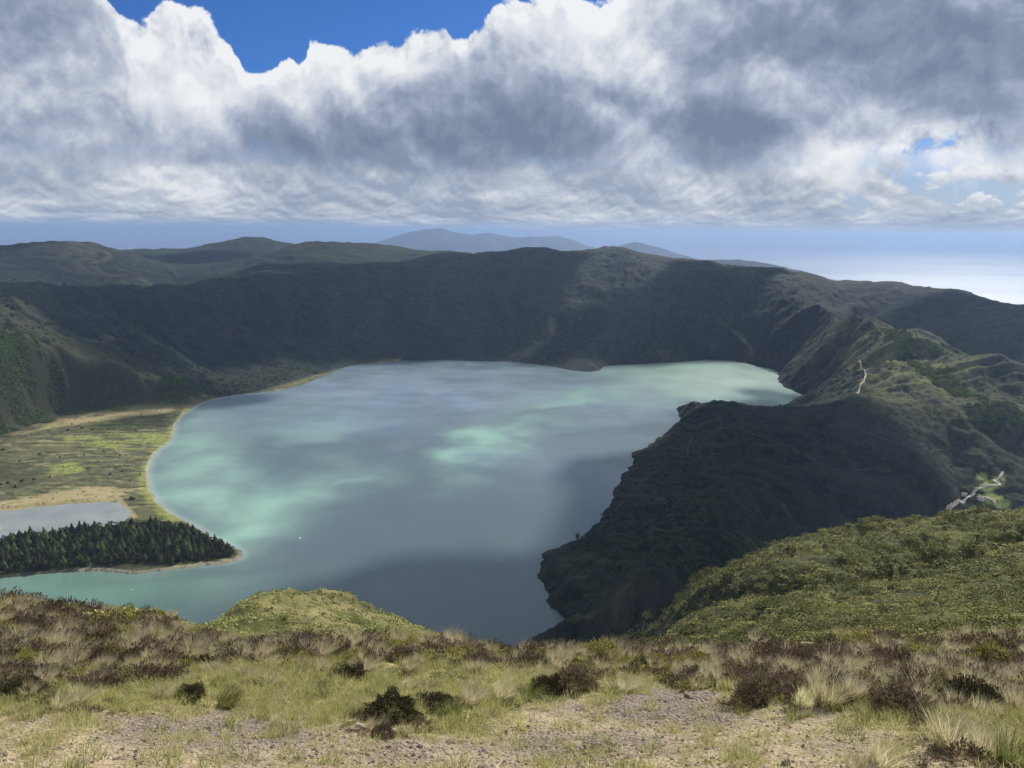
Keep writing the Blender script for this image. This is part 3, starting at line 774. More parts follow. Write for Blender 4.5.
c = t.mix(sb.outputs[2], c, cn)
c = t.mix(t.mul(sa.outputs[2], .68), c, t.mix(nS, (.36, .28, .15), (.44, .38, .20)))
c = t.mix(t.mul(sa.outputs[1], .75), c, t.mix(t.lin(nS, .3, .7), (.15, .17, .045), (.31, .335, .09)))
c = t.mix(t.mul(sb.outputs[0], .9), c, t.mix(nS, (.018, .026, .012), (.05, .05, .028)))
c = t.mix(t.mul(sb.outputs[1], .95), c, t.mix(nS, (.15, .20, .06), (.26, .31, .10)))
c = t.mix(t.mul(sa.outputs[0], .65), c, t.mix(nT, (.27, .245, .19), (.38, .345, .275)))
setc(t, b, 'Base Color', c)
bh = t.add(t.mul(nS, 1.6), t.mul(nT, .5))
bump = t.n('ShaderNodeBump', {'Height': bh, 'Strength': 0.9, 'Distance': 1.2})
setc(t, b, 'Normal', bump.outputs[0])
hills = tag(link("hills", mesh_np("hills", V, F, True, {'zone_a': zA, 'zone_b': zB, 'flat': flat_a, 'rib': info['rib'].ravel(), 'olive_lit': (np.maximum(ell(PX, PY, 915, 365, 85, 42, 12), ell(PX, PY, 1000, 415, 50, 16)) * sstep(1350, 1480, D_) * sstep(2250, 2100, D_)).ravel()}), m_hills), kind='structure')

# the summit ground the photographer stands on
AZ2 = np.concatenate([np.linspace(-pi, -0.80, 70)[:-1], np.linspace(-0.80, 0.80, 620), np.linspace(0.80, pi, 70)[1:]])
DS2 = np.concatenate([[0.02, .4, .8, 1.3, 1.8], np.exp(np.linspace(np.log(2.4), np.log(27.5), 330))])
V2, F2, X2, Y2, Z2, i2 = polar_mesh("ground", AZ2, DS2)
PX2, PY2 = project(X2, Y2, Z2)
nb = fbm(X2 / .9, Y2 / .9, 4, 201)
edge_y = np.interp(PX2, [0, 120, 200, 330, 460, 560, 700, 800, 860, 1024], [722, 720, 716, 722, 728, 700, 690, 712, 735, 760])
bare = sstep(-14, 16, PY2 - edge_y + nb * 26)
gravel = np.maximum.reduce([ell(PX2, PY2, 230, 728, 120, 26), ell(PX2, PY2, 680, 705, 110, 24), ell(PX2, PY2, 560, 745, 160, 20) * .7, ell(PX2, PY2, 380, 750, 120, 20) * .6])
gravel = np.clip(gravel * 1.2 + nb * .5, 0, 1) * bare
m_ground, t, b = new_mat("summit_soil", 0.95, 0.1)
pos = t.n('ShaderNodeTexCoord').outputs['Object']
n1 = t.noise(pos, 1.6, 6, .65); n2 = t.noise(pos, 9, 5, .6); n3 = t.noise(pos, 45, 4, .6)
vor = t.n('ShaderNodeTexVoronoi', {'Vector': pos, 'Scale': 34.0, 'Randomness': 1.0})
soil = t.mix(t.lin(n2, .35, .65), (.26, .20, .13), (.48, .395, .265))
soil = t.mix(t.mul(t.lin(n1, .45, .65), .6), soil, (.34, .29, .16))
soil = t.mix(t.mul(t.lin(n3, .55, .75), .6), soil, (.12, .085, .06))
grv = t.mix(t.m('MULTIPLY', vor.outputs['Distance'], 1.6, clamp=True), (.36, .32, .29), (.10, .085, .08))
thatch = t.mix(t.lin(n2, .3, .7), (.15, .13, .06), (.40, .36, .17))
thatch = t.mix(t.mul(t.lin(n1, .5, .62), .8), thatch, (.06, .045, .03))
ba, ga = t.attr('bare'), t.attr('gravel')
c = t.mix(ba, thatch, soil)
c = t.mix(t.mul(ga, .8), c, grv)
setc(t, b, 'Base Color', c)
bump = t.n('ShaderNodeBump', {'Height': t.add(t.mul(n2, .05), t.add(t.mul(n3, .02), t.mul(vor.outputs['Distance'], -.02))), 'Strength': 1.0, 'Distance': 1.0})
setc(t, b, 'Normal', bump.outputs[0])
ground = tag(link("ground", mesh_np("ground", V2, F2, True, {'bare': bare.ravel(), 'gravel': gravel.ravel()}), m_ground), kind='structure')

# ------------------------------------------------------------------ lake, lagoon, sea
def water_mesh(poly, lim, z, step_az, step_d):
    P = np.array(poly); az = np.arctan2(P[:, 0], P[:, 1]); d = np.hypot(P[:, 0], P[:, 1])
    A = np.linspace(az.min() - .03, az.max() + .03, step_az); Dd = np.exp(np.linspace(np.log(d.min() * .96), np.log(d.max() * 1.03), step_d))
    A, Dd = np.meshgrid(A, Dd); x = np.sin(A) * Dd; y = np.cos(A) * Dd
    s = (sdf_lake if poly is lake_poly else sdf_lag)(x, y)
    keep = s < lim
    kf = keep[:-1, :-1] & keep[:-1, 1:] & keep[1:, 1:] & keep[1:, :-1]
    idx = np.arange(x.size).reshape(x.shape)
    f = np.stack([idx[:-1, :-1], idx[1:, :-1], idx[1:, 1:], idx[:-1, 1:]], -1)[kf][:, ::-1]
    used = np.unique(f); remap = np.full(x.size, -1); remap[used] = np.arange(len(used))
    return x.ravel()[used], y.ravel()[used], s.ravel()[used], remap[f], np.full(len(used), z)
lx, ly, ls, lf, lz = water_mesh(lake_poly, 14, 0.0, 330, 330)
lpx, lpy = project(lx, ly, lz)
wq = fbm(lx / 150, ly / 150, 5, 301) * 27
wy = fbm(lx / 150, ly / 150, 5, 305) * 13
qx, qy = lpx + wq, lpy + wy
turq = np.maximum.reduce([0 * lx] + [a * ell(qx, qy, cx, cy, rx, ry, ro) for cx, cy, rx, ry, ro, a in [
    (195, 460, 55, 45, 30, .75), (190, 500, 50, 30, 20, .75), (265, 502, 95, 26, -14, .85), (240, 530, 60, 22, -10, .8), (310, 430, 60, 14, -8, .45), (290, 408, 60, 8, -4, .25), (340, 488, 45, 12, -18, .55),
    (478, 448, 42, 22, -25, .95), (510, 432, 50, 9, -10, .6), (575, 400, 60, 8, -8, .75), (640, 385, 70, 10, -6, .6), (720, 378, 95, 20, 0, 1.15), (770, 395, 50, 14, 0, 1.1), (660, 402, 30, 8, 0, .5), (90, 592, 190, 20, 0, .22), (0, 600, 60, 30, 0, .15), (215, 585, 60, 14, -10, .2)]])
turq = turq * np.clip(.95 + .38 * fbm(lx / 95, ly / 95, 4, 311), .2, 1.4)  # turbid water plus sunlight through cloud gaps, both put into this colour
cloud_sheen = np.clip(np.maximum.reduce([ell(qx, qy, 420, 388, 250, 26) * .95, ell(qx, qy, 330, 420, 170, 20) * .5, ell(qx, qy, 600, 400, 120, 22) * .7, ell(qx, qy, 560, 450, 80, 40) * .3]) * (1 + .25 * fbm(lx / 120, ly / 60, 3, 315)), 0, 1)  # pale reflection of bright clouds painted into the mid-lake colour
shallow_pale = .55 * sstep(-14, 0, ls) * (lpx < 260) * sstep(620, 520, lpy)
shallow_pale = np.maximum(shallow_pale, sstep(-24, -3, ls) * ell(lpx, lpy, 130, 582, 140, 14) * .2)
shallow_pale = np.maximum(shallow_pale, ell(lpx, lpy, 738, 379, 90, 20) * 1.0)  # whitens the water colour over the far right arm
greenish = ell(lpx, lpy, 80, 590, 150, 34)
m_lake, t, b = new_mat("lake_water", 0.10, 0.5)
b.inputs['IOR'].default_value = 1.33
pos = t.n('ShaderNodeTexCoord').outputs['Object']
n1 = t.noise(pos, 1 / 90, 4, .55)
tq = t.m('ADD', t.attr('turbid_sunlit'), t.mul(t.sub(n1, .5), .10), clamp=True)
c = t.mix(t.attr('cloud_sheen'), (.072, .106, .116), (.208, .266, .322))
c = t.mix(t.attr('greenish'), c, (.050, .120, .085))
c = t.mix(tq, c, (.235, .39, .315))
c = t.mix(t.mul(t.attr('shallow_pale'), .5), c, (.52, .59, .55))
setc(t, b, 'Base Color', c)
mp = t.n('ShaderNodeMapping', {'Vector': pos, 'Scale': (1.0, 1.8, 1.0), 'Rotation': (0, 0, .35)}).outputs[0]
wv_ = t.add(t.mul(t.noise(mp, 1 / 3.2, 4, .65), .40), t.mul(t.noise(mp, 1 / 22, 4, .6), .9))
gust = t.lin(t.noise(pos, 1 / 210, 4, .55, .6), .35, .65, .25, .75)
setc(t, b, 'Normal', t.n('ShaderNodeBump', {'Height': wv_, 'Strength': gust, 'Distance': 1.0}).outputs[0])
setc(t, b, 'Roughness', t.lin(gust, .25, .75, .12, .22))
lake = tag(link("lake", mesh_np("lake", np.stack([lx, ly, lz], -1), lf, True, {'turbid_sunlit': turq, 'shallow_pale': shallow_pale, 'cloud_sheen': cloud_sheen, 'greenish': greenish}), m_lake), kind='structure')
gx, gy, gs, gf, gz = water_mesh(lagoon_poly, 10, 0.55, 120, 90)
m_lag, t, b = new_mat("lagoon_water", 0.12, 0.5)
b.inputs['IOR'].default_value = 1.33
pos = t.n('ShaderNodeTexCoord').outputs['Object']
setc(t, b, 'Base Color', t.mix(t.lin(t.noise(pos, 1 / 40, 4), .35, .65), (.17, .20, .20), (.24, .26, .24)))
setc(t, b, 'Normal', t.n('ShaderNodeBump', {'Height': t.noise(pos, .5, 3), 'Strength': .1, 'Distance': .4}).outputs[0])
lagoon = tag(link("lagoon_water", mesh_np("lagoon_water", np.stack([gx, gy, gz], -1), gf, True), m_lag), kind='structure')

sa_ = np.linspace(-1.15, 1.15, 160); sd_ = np.exp(np.linspace(np.log(3500), np.log(135000), 140))
SA, SD = np.meshgrid(sa_, sd_)
sxx, syy = np.sin(SA) * SD, np.cos(SA) * SD; szz = SEA_Z - SD ** 2 / (2 * EARTH_R)
idx = np.arange(SA.size).reshape(SA.shape)
sf = np.stack([idx[:-1, :-1], idx[:-1, 1:], idx[1:, 1:], idx[1:, :-1]], -1).reshape(-1, 4)[:, ::-1]
m_sea, t, b = new_mat("sea_water", 0.3, 0.5)
b.inputs['IOR'].default_value = 1.33
pos = t.n('ShaderNodeTexCoord').outputs['Object']
mp = t.n('ShaderNodeMapping', {'Vector': pos, 'Scale': (.35, 1.0, 1.0), 'Rotation': (0, 0, -.4)}).outputs[0]
sl1 = t.noise(mp, 1 / 5200, 5, .6); sl2 = t.noise(mp, 1 / 900, 4, .6)
setc(t, b, 'Base Color', t.mix(sl1, (.09, .13, .17), (.17, .22, .26)))
setc(t, b, 'Roughness', t.lin(t.add(sl1, t.mul(t.sub(sl2, .5), .3)), .34, .68, .34, .60))
sea = tag(link("sea", mesh_np("sea", np.stack([sxx, syy, szz], -1).reshape(-1, 3), sf, True), m_sea), kind='structure')

# ------------------------------------------------------------------ far mountains across the island
def range_mesh(name, crest, D0, width, seed, rough):
    n = 260
    cx = np.array([c[0] for c in crest], float); cy = np.array([c[1] for c in crest], float)
    px = np.linspace(cx[0], cx[-1], n); py = np.interp(px, cx, cy)
    top = np.array([at(a, b_, d=D0) for a, b_ in zip(px, py)])
    az = np.arctan2(top[:, 0], top[:, 1]); zc = top[:, 2] + fbm(az * 70, az * 0, 3, seed) * rough * .07
    rows = np.linspace(-1, 1, 70)
    A, K = np.meshgrid(az, rows); ZC = np.broadcast_to(zc, A.shape)
    Dd = D0 + K * width
    x, y = np.sin(A) * Dd, np.cos(A) * Dd
    sea_z = SEA_Z - Dd ** 2 / (2 * EARTH_R) - 30
    prof = 1 - np.abs(K) ** 1.15
    rel = (ridged(x / (width * .28), y / (width * .5), 4, seed) - .62) * rough * (np.abs(K) * 1.6).clip(0, 1) * prof
    z = sea_z + (ZC - sea_z) * prof + rel
    idx = np.arange(A.size).reshape(A.shape)
    f = np.stack([idx[:-1, :-1], idx[:-1, 1:], idx[1:, 1:], idx[1:, :-1]], -1).reshape(-1, 4)[:, ::-1]
    return tag(link(name, mesh_np(name, np.stack([x, y, z], -1).reshape(-1, 3), f, True), m_mount), kind='structure')
m_mount = simple_mat("far_pasture", (.022, .032, .034), .95, .1, .6, 1 / 900)
range_mesh("mountains", [(330, 258), (358, 248), (376, 242.5), (400, 234.5), (420, 229.5), (440, 228), (455, 232), (472, 234.5), (490, 232.5), (512, 237), (540, 236.5), (560, 235.5), (575, 241), (590, 246), (615, 256)], 21000, 5200, 401, 260)
range_mesh("mountains.001", [(590, 262), (606, 250), (618, 245.5), (636, 241.5), (655, 246), (680, 254), (700, 260), (720, 268)], 15500, 2600, 411, 160)
range_mesh("mountains.002", [(640, 262), (680, 257.5), (705, 259.5), (740, 259), (765, 262.5), (800, 270), (822, 276), (838, 281), (850, 292)], 8600, 1500, 421, 90)
# ------------------------------------------------------------------ vegetation made of small blades and leaves
def ground_at(px, py, dmin=1.5, dmax=30.0):
    """where a ray through a photo position meets the ground near the viewer"""
    v = ray(px, py); h = math.hypot(v[0], v[1])
    d = np.linspace(dmin, dmax, 700)
    z = height((v[0] / h * d)[None], (v[1] / h * d)[None])[0]
    zr = CAM_Z + v[2] / h * d
    hit = np.nonzero(zr < z)[0]
    k = hit[0] if len(hit) else int(np.argmin(zr - z))
    return v[0] / h * d[k], v[1] / h * d[k], z[k]

def blades(n, r, h, lean, spread, seed, width=.006, segs=3, wind=(0.35, 0.1), droop=.6):
    """a tuft of n arching blades; returns verts, quads, tint (0 root .. 1 tip), random per blade"""
    g = np.random.default_rng(seed)
    a = g.uniform(0, 2 * pi, n); q = np.sqrt(g.uniform(0, 1, n)) * r
    bx, by = np.cos(a) * q, np.sin(a) * q
    L = h * g.uniform(.55, 1.15, n)
    a2 = a + g.normal(0, .7, n)
    ox, oy = np.cos(a2) * spread * g.uniform(.3, 1.1, n) + wind[0] * lean, np.sin(a2) * spread * g.uniform(.3, 1.1, n) + wind[1] * lean
    wa = g.uniform(0, pi, n); wx, wy = np.cos(wa) * width, np.sin(wa) * width
    P, T = [], []
    for s in range(segs + 1):
        t = s / segs
        hx = bx + ox * L * (t ** 1.6); hy = by + oy * L * (t ** 1.6)
        hz = L * (t - droop * np.hypot(ox, oy) * t * t * .5)
        w = (1 - t) ** .7 + .10
        P.append(np.stack([hx - wx * w, hy - wy * w, hz], -1)); P.append(np.stack([hx + wx * w, hy + wy * w, hz], -1))
        T += [t, t]
    V = np.stack(P, 1); nv = 2 * (segs + 1)
    T = np.broadcast_to(np.array(T), (n, nv))
    q = np.array([[2 * s, 2 * s + 1, 2 * s + 3, 2 * s + 2] for s in range(segs)])
    Fq = (np.arange(n) * nv)[:, None, None] + q
    rnd = np.repeat(g.uniform(0, 1, n)[:, None], nv, 1)
    return V.reshape(-1, 3), Fq.reshape(-1, 4), T.reshape(-1).copy(), rnd.reshape(-1)

def dome_sprigs(n, rx, rz, L, w, seed, up=.5, inner=.35):
    """a rounded bush of short sprigs that grow outwards from inside its volume, uneven in outline"""
    g = np.random.default_rng(seed)
    u = g.normal(size=(n, 3)); u[:, 2] = np.abs(u[:, 2]) * 1.0 + .05; u /= np.linalg.norm(u, axis=1)[:, None]
    lump = 1 + .42 * fbm(u[:, 0] * 1.9 + seed, u[:, 1] * 1.9 + u[:, 2] * 1.3, 3, seed)
    rad = (inner + (1 - inner) * g.uniform(0, 1, n) ** .45) * lump
    c = u * np.array([rx, rx, rz]) * rad[:, None]
    d = u * .8 + g.normal(size=(n, 3)) * .45; d[:, 2] += up; d /= np.linalg.norm(d, axis=1)[:, None]
    s = np.cross(d, g.normal(size=(n, 3))); s /= np.linalg.norm(s, axis=1)[:, None] + 1e-9
    l = L * g.uniform(.5, 1.2, n)[:, None]
    P = np.stack([c - s * w * .5, c + s * w * .5, c + d * l * .6 + s * w, c + d * l, c + d * l * .6 - s * w], 1)
    V = P[:, [0, 1, 2, 3, 4]].reshape(-1, 3)
    base = np.arange(n) * 5
    q1 = np.stack([base, base + 1, base + 2, base + 4], -1)
    q2 = np.stack([base + 4, base + 2, base + 3, base + 3], -1)
    T = np.tile(np.array([0, 0, .6, 1, .6]), n); rnd = np.repeat(g.uniform(0, 1, n), 5)
    t3 = np.stack([base + 4, base + 2, base + 3], -1)
    tri = np.concatenate([q1[:, [0, 1, 2]], q1[:, [0, 2, 3]], t3])
    return V, tri, T, rnd

def leafy(name, root, mid, tip, rough=.85, tint_amt=.5, thin=.5):
    m, t, b = new_mat(name, rough, .15)
    tp = t.attr('tip'); rn = t.attr('rnd')
    c = t.mix(t.lin(rn, 0, 1), root, mid)
    c = t.mix(t.mul(t.lin(rn, .45, 1.0), tint_amt), c, tip)
    oi = t.n('ShaderNodeObjectInfo').outputs['Random']
    hsv = t.n('ShaderNodeHueSaturation', {'Hue': t.lin(oi, 0, 1, .485, .515), 'Saturation': 1.0, 'Value': t.lin(oi, 0, 1, .82, 1.2), 'Color': c})
    setc(t, b, 'Base Color', hsv.outputs[0])
    tr = t.n('ShaderNodeBsdfTranslucent', {'Color': hsv.outputs[0]})
    mx = t.n('ShaderNodeMixShader', {0: thin})
    t.nt.links.new(b.outputs[0], mx.inputs[1]); t.nt.links.new(tr.outputs[0], mx.inputs[2])
    t.nt.links.new(mx.outputs[0], t.nt.nodes['Material Output'].inputs['Surface'])
    return m
M_heather = leafy("brown_heather", (.075, .058, .040), (.170, .132, .088), (.29, .235, .16), thin=.3)
M_dark = leafy("dark_green_heather", (.030, .028, .015), (.072, .062, .032), (.15, .125, .065), thin=.25)
M_cush = leafy("yellow_green_cushion", (.12, .115, .035), (.25, .235, .07), (.42, .38, .14))
M_pale = leafy("bleached_grass", (.46, .42, .23), (.66, .60, .38), (.78, .73, .52), tint_amt=.8)
M_turf = leafy("short_turf", (.34, .35, .12), (.54, .53, .23), (.70, .66, .38), tint_amt=.7)
M_green = leafy("green_grass", (.13, .16, .045), (.28, .30, .10), (.46, .43, .18), tint_amt=.6)

def plant_mesh(name, data, mat):
    V, Fa, T, rn = data
    me = mesh_np(name, V, Fa, False, {'tip': T, 'rnd': rn}); me.materials.append(mat); return me

PS = 0.46          # wind-clipped summit plants stay low
hgt1 = lambda p: hpt(p[0], p[1])
class Many:
    """many plants gathered into one mesh (ground cover nobody could count)"""
    def __init__(s): s.items = {}
    def add(s, data, loc, sc_, rz, shift=0.0):
        s.items.setdefault(id(data), (data, []))[1].append((loc[0], loc[1], loc[2], sc_[0], sc_[1], rz, shift))
    def build(s, name, mat):
        vs, fs, ts, rs, nv = [], [], [], [], 0
        k = min(d[1].shape[1] for d, _ in s.items.values())
        for (V, Fa, T, rn), P in s.items.values():
            P = np.array(P, dtype=np.float64); n, m = len(P), len(V)
            c, q = np.cos(P[:, 5:6]), np.sin(P[:, 5:6])
            x = (V[None, :, 0] * c - V[None, :, 1] * q) * P[:, 3:4] + P[:, 0:1]
            y = (V[None, :, 0] * q + V[None, :, 1] * c) * P[:, 3:4] + P[:, 1:2]
            z = V[None, :, 2] * P[:, 4:5] + P[:, 2:3]
            vs.append(np.stack([x, y, z], -1).reshape(-1, 3).astype(np.float32))
            fs.append((Fa[None] + (np.arange(n) * m)[:, None, None] + nv).reshape(-1, Fa.shape[1]))
            ts.append(np.tile(T, n)); rs.append(np.clip(rn[None] * .7 + P[:, 6:7], 0, 1).ravel()); nv += n * m
        me = mesh_np(name, np.concatenate(vs), np.concatenate(fs), False, {'tip': np.concatenate(ts), 'rnd': np.concatenate(rs)})
        return tag(link(name, me, mat), kind='stuff')

# ---- templates
T_heath = [dome_sprigs(520, .36, .30, .075, .012, 20 + k, up=.35, inner=.5) for k in range(4)]
T_dark = [dome_sprigs(650, .42, .34, .08, .012, 30 + k, up=.35, inner=.5) for k in range(3)]
T_cush = [dome_sprigs(700, .34, .24, .05, .011, 40 + k, up=.3, inner=.7) for k in range(3)]
H_heath = [dome_sprigs(4200, .40, .32, .060, .0065, 25 + k, up=.30, inner=.55) for k in range(4)]
H_dark = [dome_sprigs(5200, .46, .37, .065, .0065, 35 + k, up=.35, inner=.55) for k in range(3)]
H_cush = [dome_sprigs(4200, .36, .26, .040, .0065, 45 + k, up=.25, inner=.75) for k in range(3)]
T_tuss = [blades(340, .13, .46, .9, .55, 50 + k, width=.0045, segs=4) for k in range(4)]
T_turf = [blades(60, .14, .12, .5, .9, 60 + k, width=.0040, segs=2) for k in range(4)]
T_mid = [blades(130, .12, .24, .8, .6, 70 + k, width=.0042, segs=3) for k in range(3)]

# ---- plants one can point to: photo position of the foot, kind, size, label
PROTO = {}; SKIRT = []
def single(kind, px, py, size, hz, label, group, k=0):
    tpl, mat, name, cat = {'heath': (H_heath, M_heather, 'heather_bush', 'heather'), 'dark': (H_dark, M_dark, 'heather_bush', 'heather'),
                           'cush': (H_cush, M_cush, 'cushion_shrub', 'shrub'), 'tuss': (T_tuss, M_pale, 'grass_tussock', 'grass tussock'), 'green': (T_tuss, M_green, 'grass_tussock', 'grass tussock')}[kind]
    k = k % len(tpl)
    if (kind, k) not in PROTO: PROTO[(kind, k)] = plant_mesh(name, tpl[k], mat)
    o = link(name, PROTO[(kind, k)])
    x, y, z = ground_at(px, py)
    SKIRT.append((x, y, z, size, kind))
    o.location = (x, y, z - .02); o.rotation_euler = (0, 0, (px * .37 + py) % 6.28 if kind not in ('tuss', 'green') else ((px * .13) % 1.2) - .6)
    o.scale = (size * PS, size * PS, size * hz * PS)
    return tag(o, label, cat, group)
GH, GC, GT = 'heather bushes along the brow of the summit', 'rounded cushion shrubs in the scrub belt', 'grass tussocks on the summit'
for i, a in enumerate([
    ('dark', 350, 682, 0.85, 1.05, 'dark rounded heather bush on the brow just below the grassy knoll', GH),
    ('dark', 392, 715, 0.98, .95, 'largest dark green heather bush, sprawling above the gravel patch', GH),
    ('dark', 436, 710, 0.85, .85, 'dark heather bush overlapping the right side of the largest dark bush', GH),
    ('heath', 383, 738, 0.55, 1.2, 'small upright brown heather alone at the edge of the gravel', GH),
    ('heath', 575, 688, 1.01, 1.35, 'reddish brown heather bush behind the pale grass at the middle of the brow', GH),
    ('dark', 548, 692, 0.72, 1.0, 'dark green heather bush left of the reddish brown one', GH),
    ('heath', 480, 668, 1.10, 1.0, 'wide dark brown heather hanging over the brow above the lake', GH),
    ('heath', 762, 700, 1.23, 1.0, 'broad brown heather bush beside the straw coloured tussock', GH),
    ('heath', 800, 672, 1.41, 1.0, 'wide purplish brown heather mass below the green hillside', GH),
    ('dark', 838, 668, 0.55, 1.0, 'small black heather bush tucked under a bleached tuft', GH),
    ('heath', 905, 712, 1.32, .9, 'low brown heather spreading behind the big pale tussocks', GH),
    ('dark', 975, 708, 1.06, .9, 'dark green heather thicket behind the biggest pale tussock', GH),
    ('heath', 272, 655, 0.97, .8, 'brown heather bush at the foot of the grassy knoll', GH),
    ('dark', 190, 697, 0.53, 1.3, 'dark upright bush standing in the bleached grass', GH),
    ('dark', 20, 695, 0.94, .8, 'dark green low bush at the edge of the frame beside bleached grass', GH),
    ('heath', 95, 690, 1.06, .8, 'brown heather behind the plume of bleached grass', GH),
    ('heath', 12, 655, 1.14, .9, 'reddish heather clump on the high side of the brow', GH),
    ('dark', 66, 612, 0.77, .9, 'dark bush on the skyline of the brow against the green water', GH),
    ('cush', 28, 668, 1.1, 1.2, 'yellow green cushion shrub on the high side of the brow', GC),
    ('cush', 110, 662, 1.2, 1.1, 'yellow green cushion shrub with a dark hollow beneath it', GC),
    ('cush', 218, 664, .95, 1.0, 'small yellow green cushion shrub below the saddle beside the knoll', GC),
    ('cush', 993, 668, 1.35, 1.35, 'tall olive cushion shrub in brown heather under the hillside', GC),
    ('cush', 918, 664, 1.3, 1.0, 'broad yellow topped cushion shrub between brown heather patches', GC),
    ('cush', 655, 672, 1.3, 1.0, 'green cushion shrub with bleached grass draped over it', GC),
    ('cush', 700, 668, 1.2, 1.1, 'golden topped cushion shrub among brown heather', GC),
    ('cush', 600, 662, 1.7, 1.1, 'large domed green shrub on the brow above the dark spit', GC),
    ('tuss', 78, 706, 1.0, .9, 'plume of bleached grass blown sideways beside the dark low bush', GT),
    ('tuss', 60, 708, .9, .8, 'bleached grass tussock at the foot of the blown plume', GT),
    ('tuss', 160, 698, .9, .8, 'bleached tussock just behind the dark upright bush', GT),
    ('green', 225, 706, .9, .8, 'grey green tussock beside the dark upright bush', GT),
    ('tuss', 408, 690, .75, .9, 'arching bleached tussock on top of the dark heather bushes', GT),
    ('tuss', 470, 705, 1.05, .9, 'tall pale tussock right of the dark heather bushes', GT),
    ('tuss', 500, 700, 1.0, .9, 'pale tussock under the heather that overhangs the brow', GT),
    ('green', 452, 716, .8, .8, 'green tussock at the foot of the tall pale one', GT),
    ('tuss', 372, 730, .7, .7, 'pale tussock leaning on the small upright heather', GT),
    ('tuss', 622, 692, 1.0, .8, 'silvery green tussock right of the reddish brown heather', GT),
    ('green', 528, 700, .9, .8, 'green tussock in front of the dark bush at mid brow', GT),
    ('tuss', 826, 706, 1.25, .9, 'straw coloured tussock between brown heather bushes', GT),
    ('tuss', 805, 708, 1.05, .8, 'smaller straw tussock touching the straw coloured one', GT),
    ('tuss', 880, 768, 1.05, .85, 'pale tussock rising from the lower edge of the frame', GT),
    ('tuss', 855, 775, .8, .7, 'small pale tussock cut by the lower edge of the frame', GT),
    ('tuss', 950, 752, 1.35, .85, 'biggest pale tussock beside the bare path', GT),
    ('tuss', 985, 758, 1.15, .8, 'pale tussock leaning against the biggest one', GT),
    ('green', 1010, 765, 1.1, .8, 'yellow green tussock in the corner of the frame', GT),
    ('tuss', 738, 757, .55, .7, 'lone small tussock on the bare gravel', GT),
    ('tuss', 905, 680, .8, .9, 'grey bleached dead tussock in front of the yellow topped cushion', GT)]):
    single(*a[:5], a[5], a[6], k=i)

# ---- ground cover: scatter in photo space over the near ground, by what the photo shows there
g = np.random.default_rng(77)
def scatter(n, x0, x1, y0, y1, dens):
    px = g.uniform(x0, x1, n); py = g.uniform(y0, y1, n); keep = g.uniform(0, 1, n) < dens(px, py)
    px, py = px[keep], py[keep]
    v = fwd[None] * F_PX + right[None] * (px - 512)[:, None] - up[None] * (py - 384)[:, None]
    h = np.hypot(v[:, 0], v[:, 1]); v = v / h[:, None]
    lo = np.full(len(px), 1.5); out = np.full(len(px), np.nan)
    ds = np.exp(np.linspace(np.log(2.0), np.log(30), 70))
    X = v[:, :1] * ds; Y = v[:, 1:2] * ds; Z = base_height(X, Y); ZR = CAM_Z + v[:, 2:] * ds
    hit = ZR < Z; ok = hit.any(1); k = hit.argmax(1)
    r = np.arange(len(px))
    k0 = np.maximum(k - 1, 0); a0 = (ZR - Z)[r, k0]; a1 = (ZR - Z)[r, k]; f = np.where(k > 0, a0 / np.maximum(a0 - a1, 1e-6), 0)
    d = ds[k0] + (ds[k] - ds[k0]) * np.clip(f, 0, 1)
    x, y = v[:, 0] * d, v[:, 1] * d
    z = height(x[None], y[None])[0]
    return [(x[i], y[i], z[i], d[i], px[i], py[i]) for i in np.nonzero(ok)[0]]
edge_of_path = lambda px: np.interp(px, [0, 120, 200, 330, 460, 560, 700, 800, 860, 1024], [722, 720, 716, 722, 728, 700, 690, 712, 735, 760])
belt_low = lambda px: np.interp(px, [0, 60, 150, 230, 330, 460, 560, 640, 740, 860, 1024], [690, 684, 682, 668, 668, 668, 672, 668, 690, 712, 722])

heath, darkb, cush, pale, turf, green = Many(), Many(), Many(), Many(), Many(), Many()
def patchy(px, py, s, seed, a, b_): return sstep(a, b_, fbm(px / s, py / (s * .45), 3, seed))
# scrub belt
for x, y, z, d, px, py in scatter(10500, -60, 1084, 585, 735, lambda px, py: (py < belt_low(px) + 6 * g.normal(size=len(px))) * (.7 + .3 * patchy(px, py, 46, 601, -.35, .15))):
    s = g.uniform(.6, 1.5) * PS * (.8 if d < 8 else 1.0) * (1 + .5 * max(0, d - 11) / 8)
    q = g.uniform()
    if q < .33: heath.add(T_heath[g.integers(4)], (x, y, z - .03), (s, s * g.uniform(.6, 1.1)), g.uniform(0, 6.28), g.uniform(0, .3))
    elif q < .45: darkb.add(T_dark[g.integers(3)], (x, y, z - .03), (s * .7, s * g.uniform(.5, .8)), g.uniform(0, 6.28), g.uniform(0, .3))
    elif q < .78: cush.add(T_cush[g.integers(3)], (x, y, z - .05), (s, s * g.uniform(.7, 1.1)), g.uniform(0, 6.28), g.uniform(0, .3))
    else: pale.add(T_tuss[g.integers(4)], (x, y, z), (s * .8, s * g.uniform(.6, .9)), g.normal(0, .4), g.uniform(0, .3))
for x, y, z, d, px, py in scatter(700, -60, 1084, 585, 740, lambda px, py: (py < belt_low(px) + 14) * 1.0):
    s = g.uniform(.6, 1.2) * PS
    (pale if g.uniform() < .6 else green).add(T_mid[g.integers(3)], (x, y, z), (s, s), g.normal(0, .6), g.uniform(0, .3))
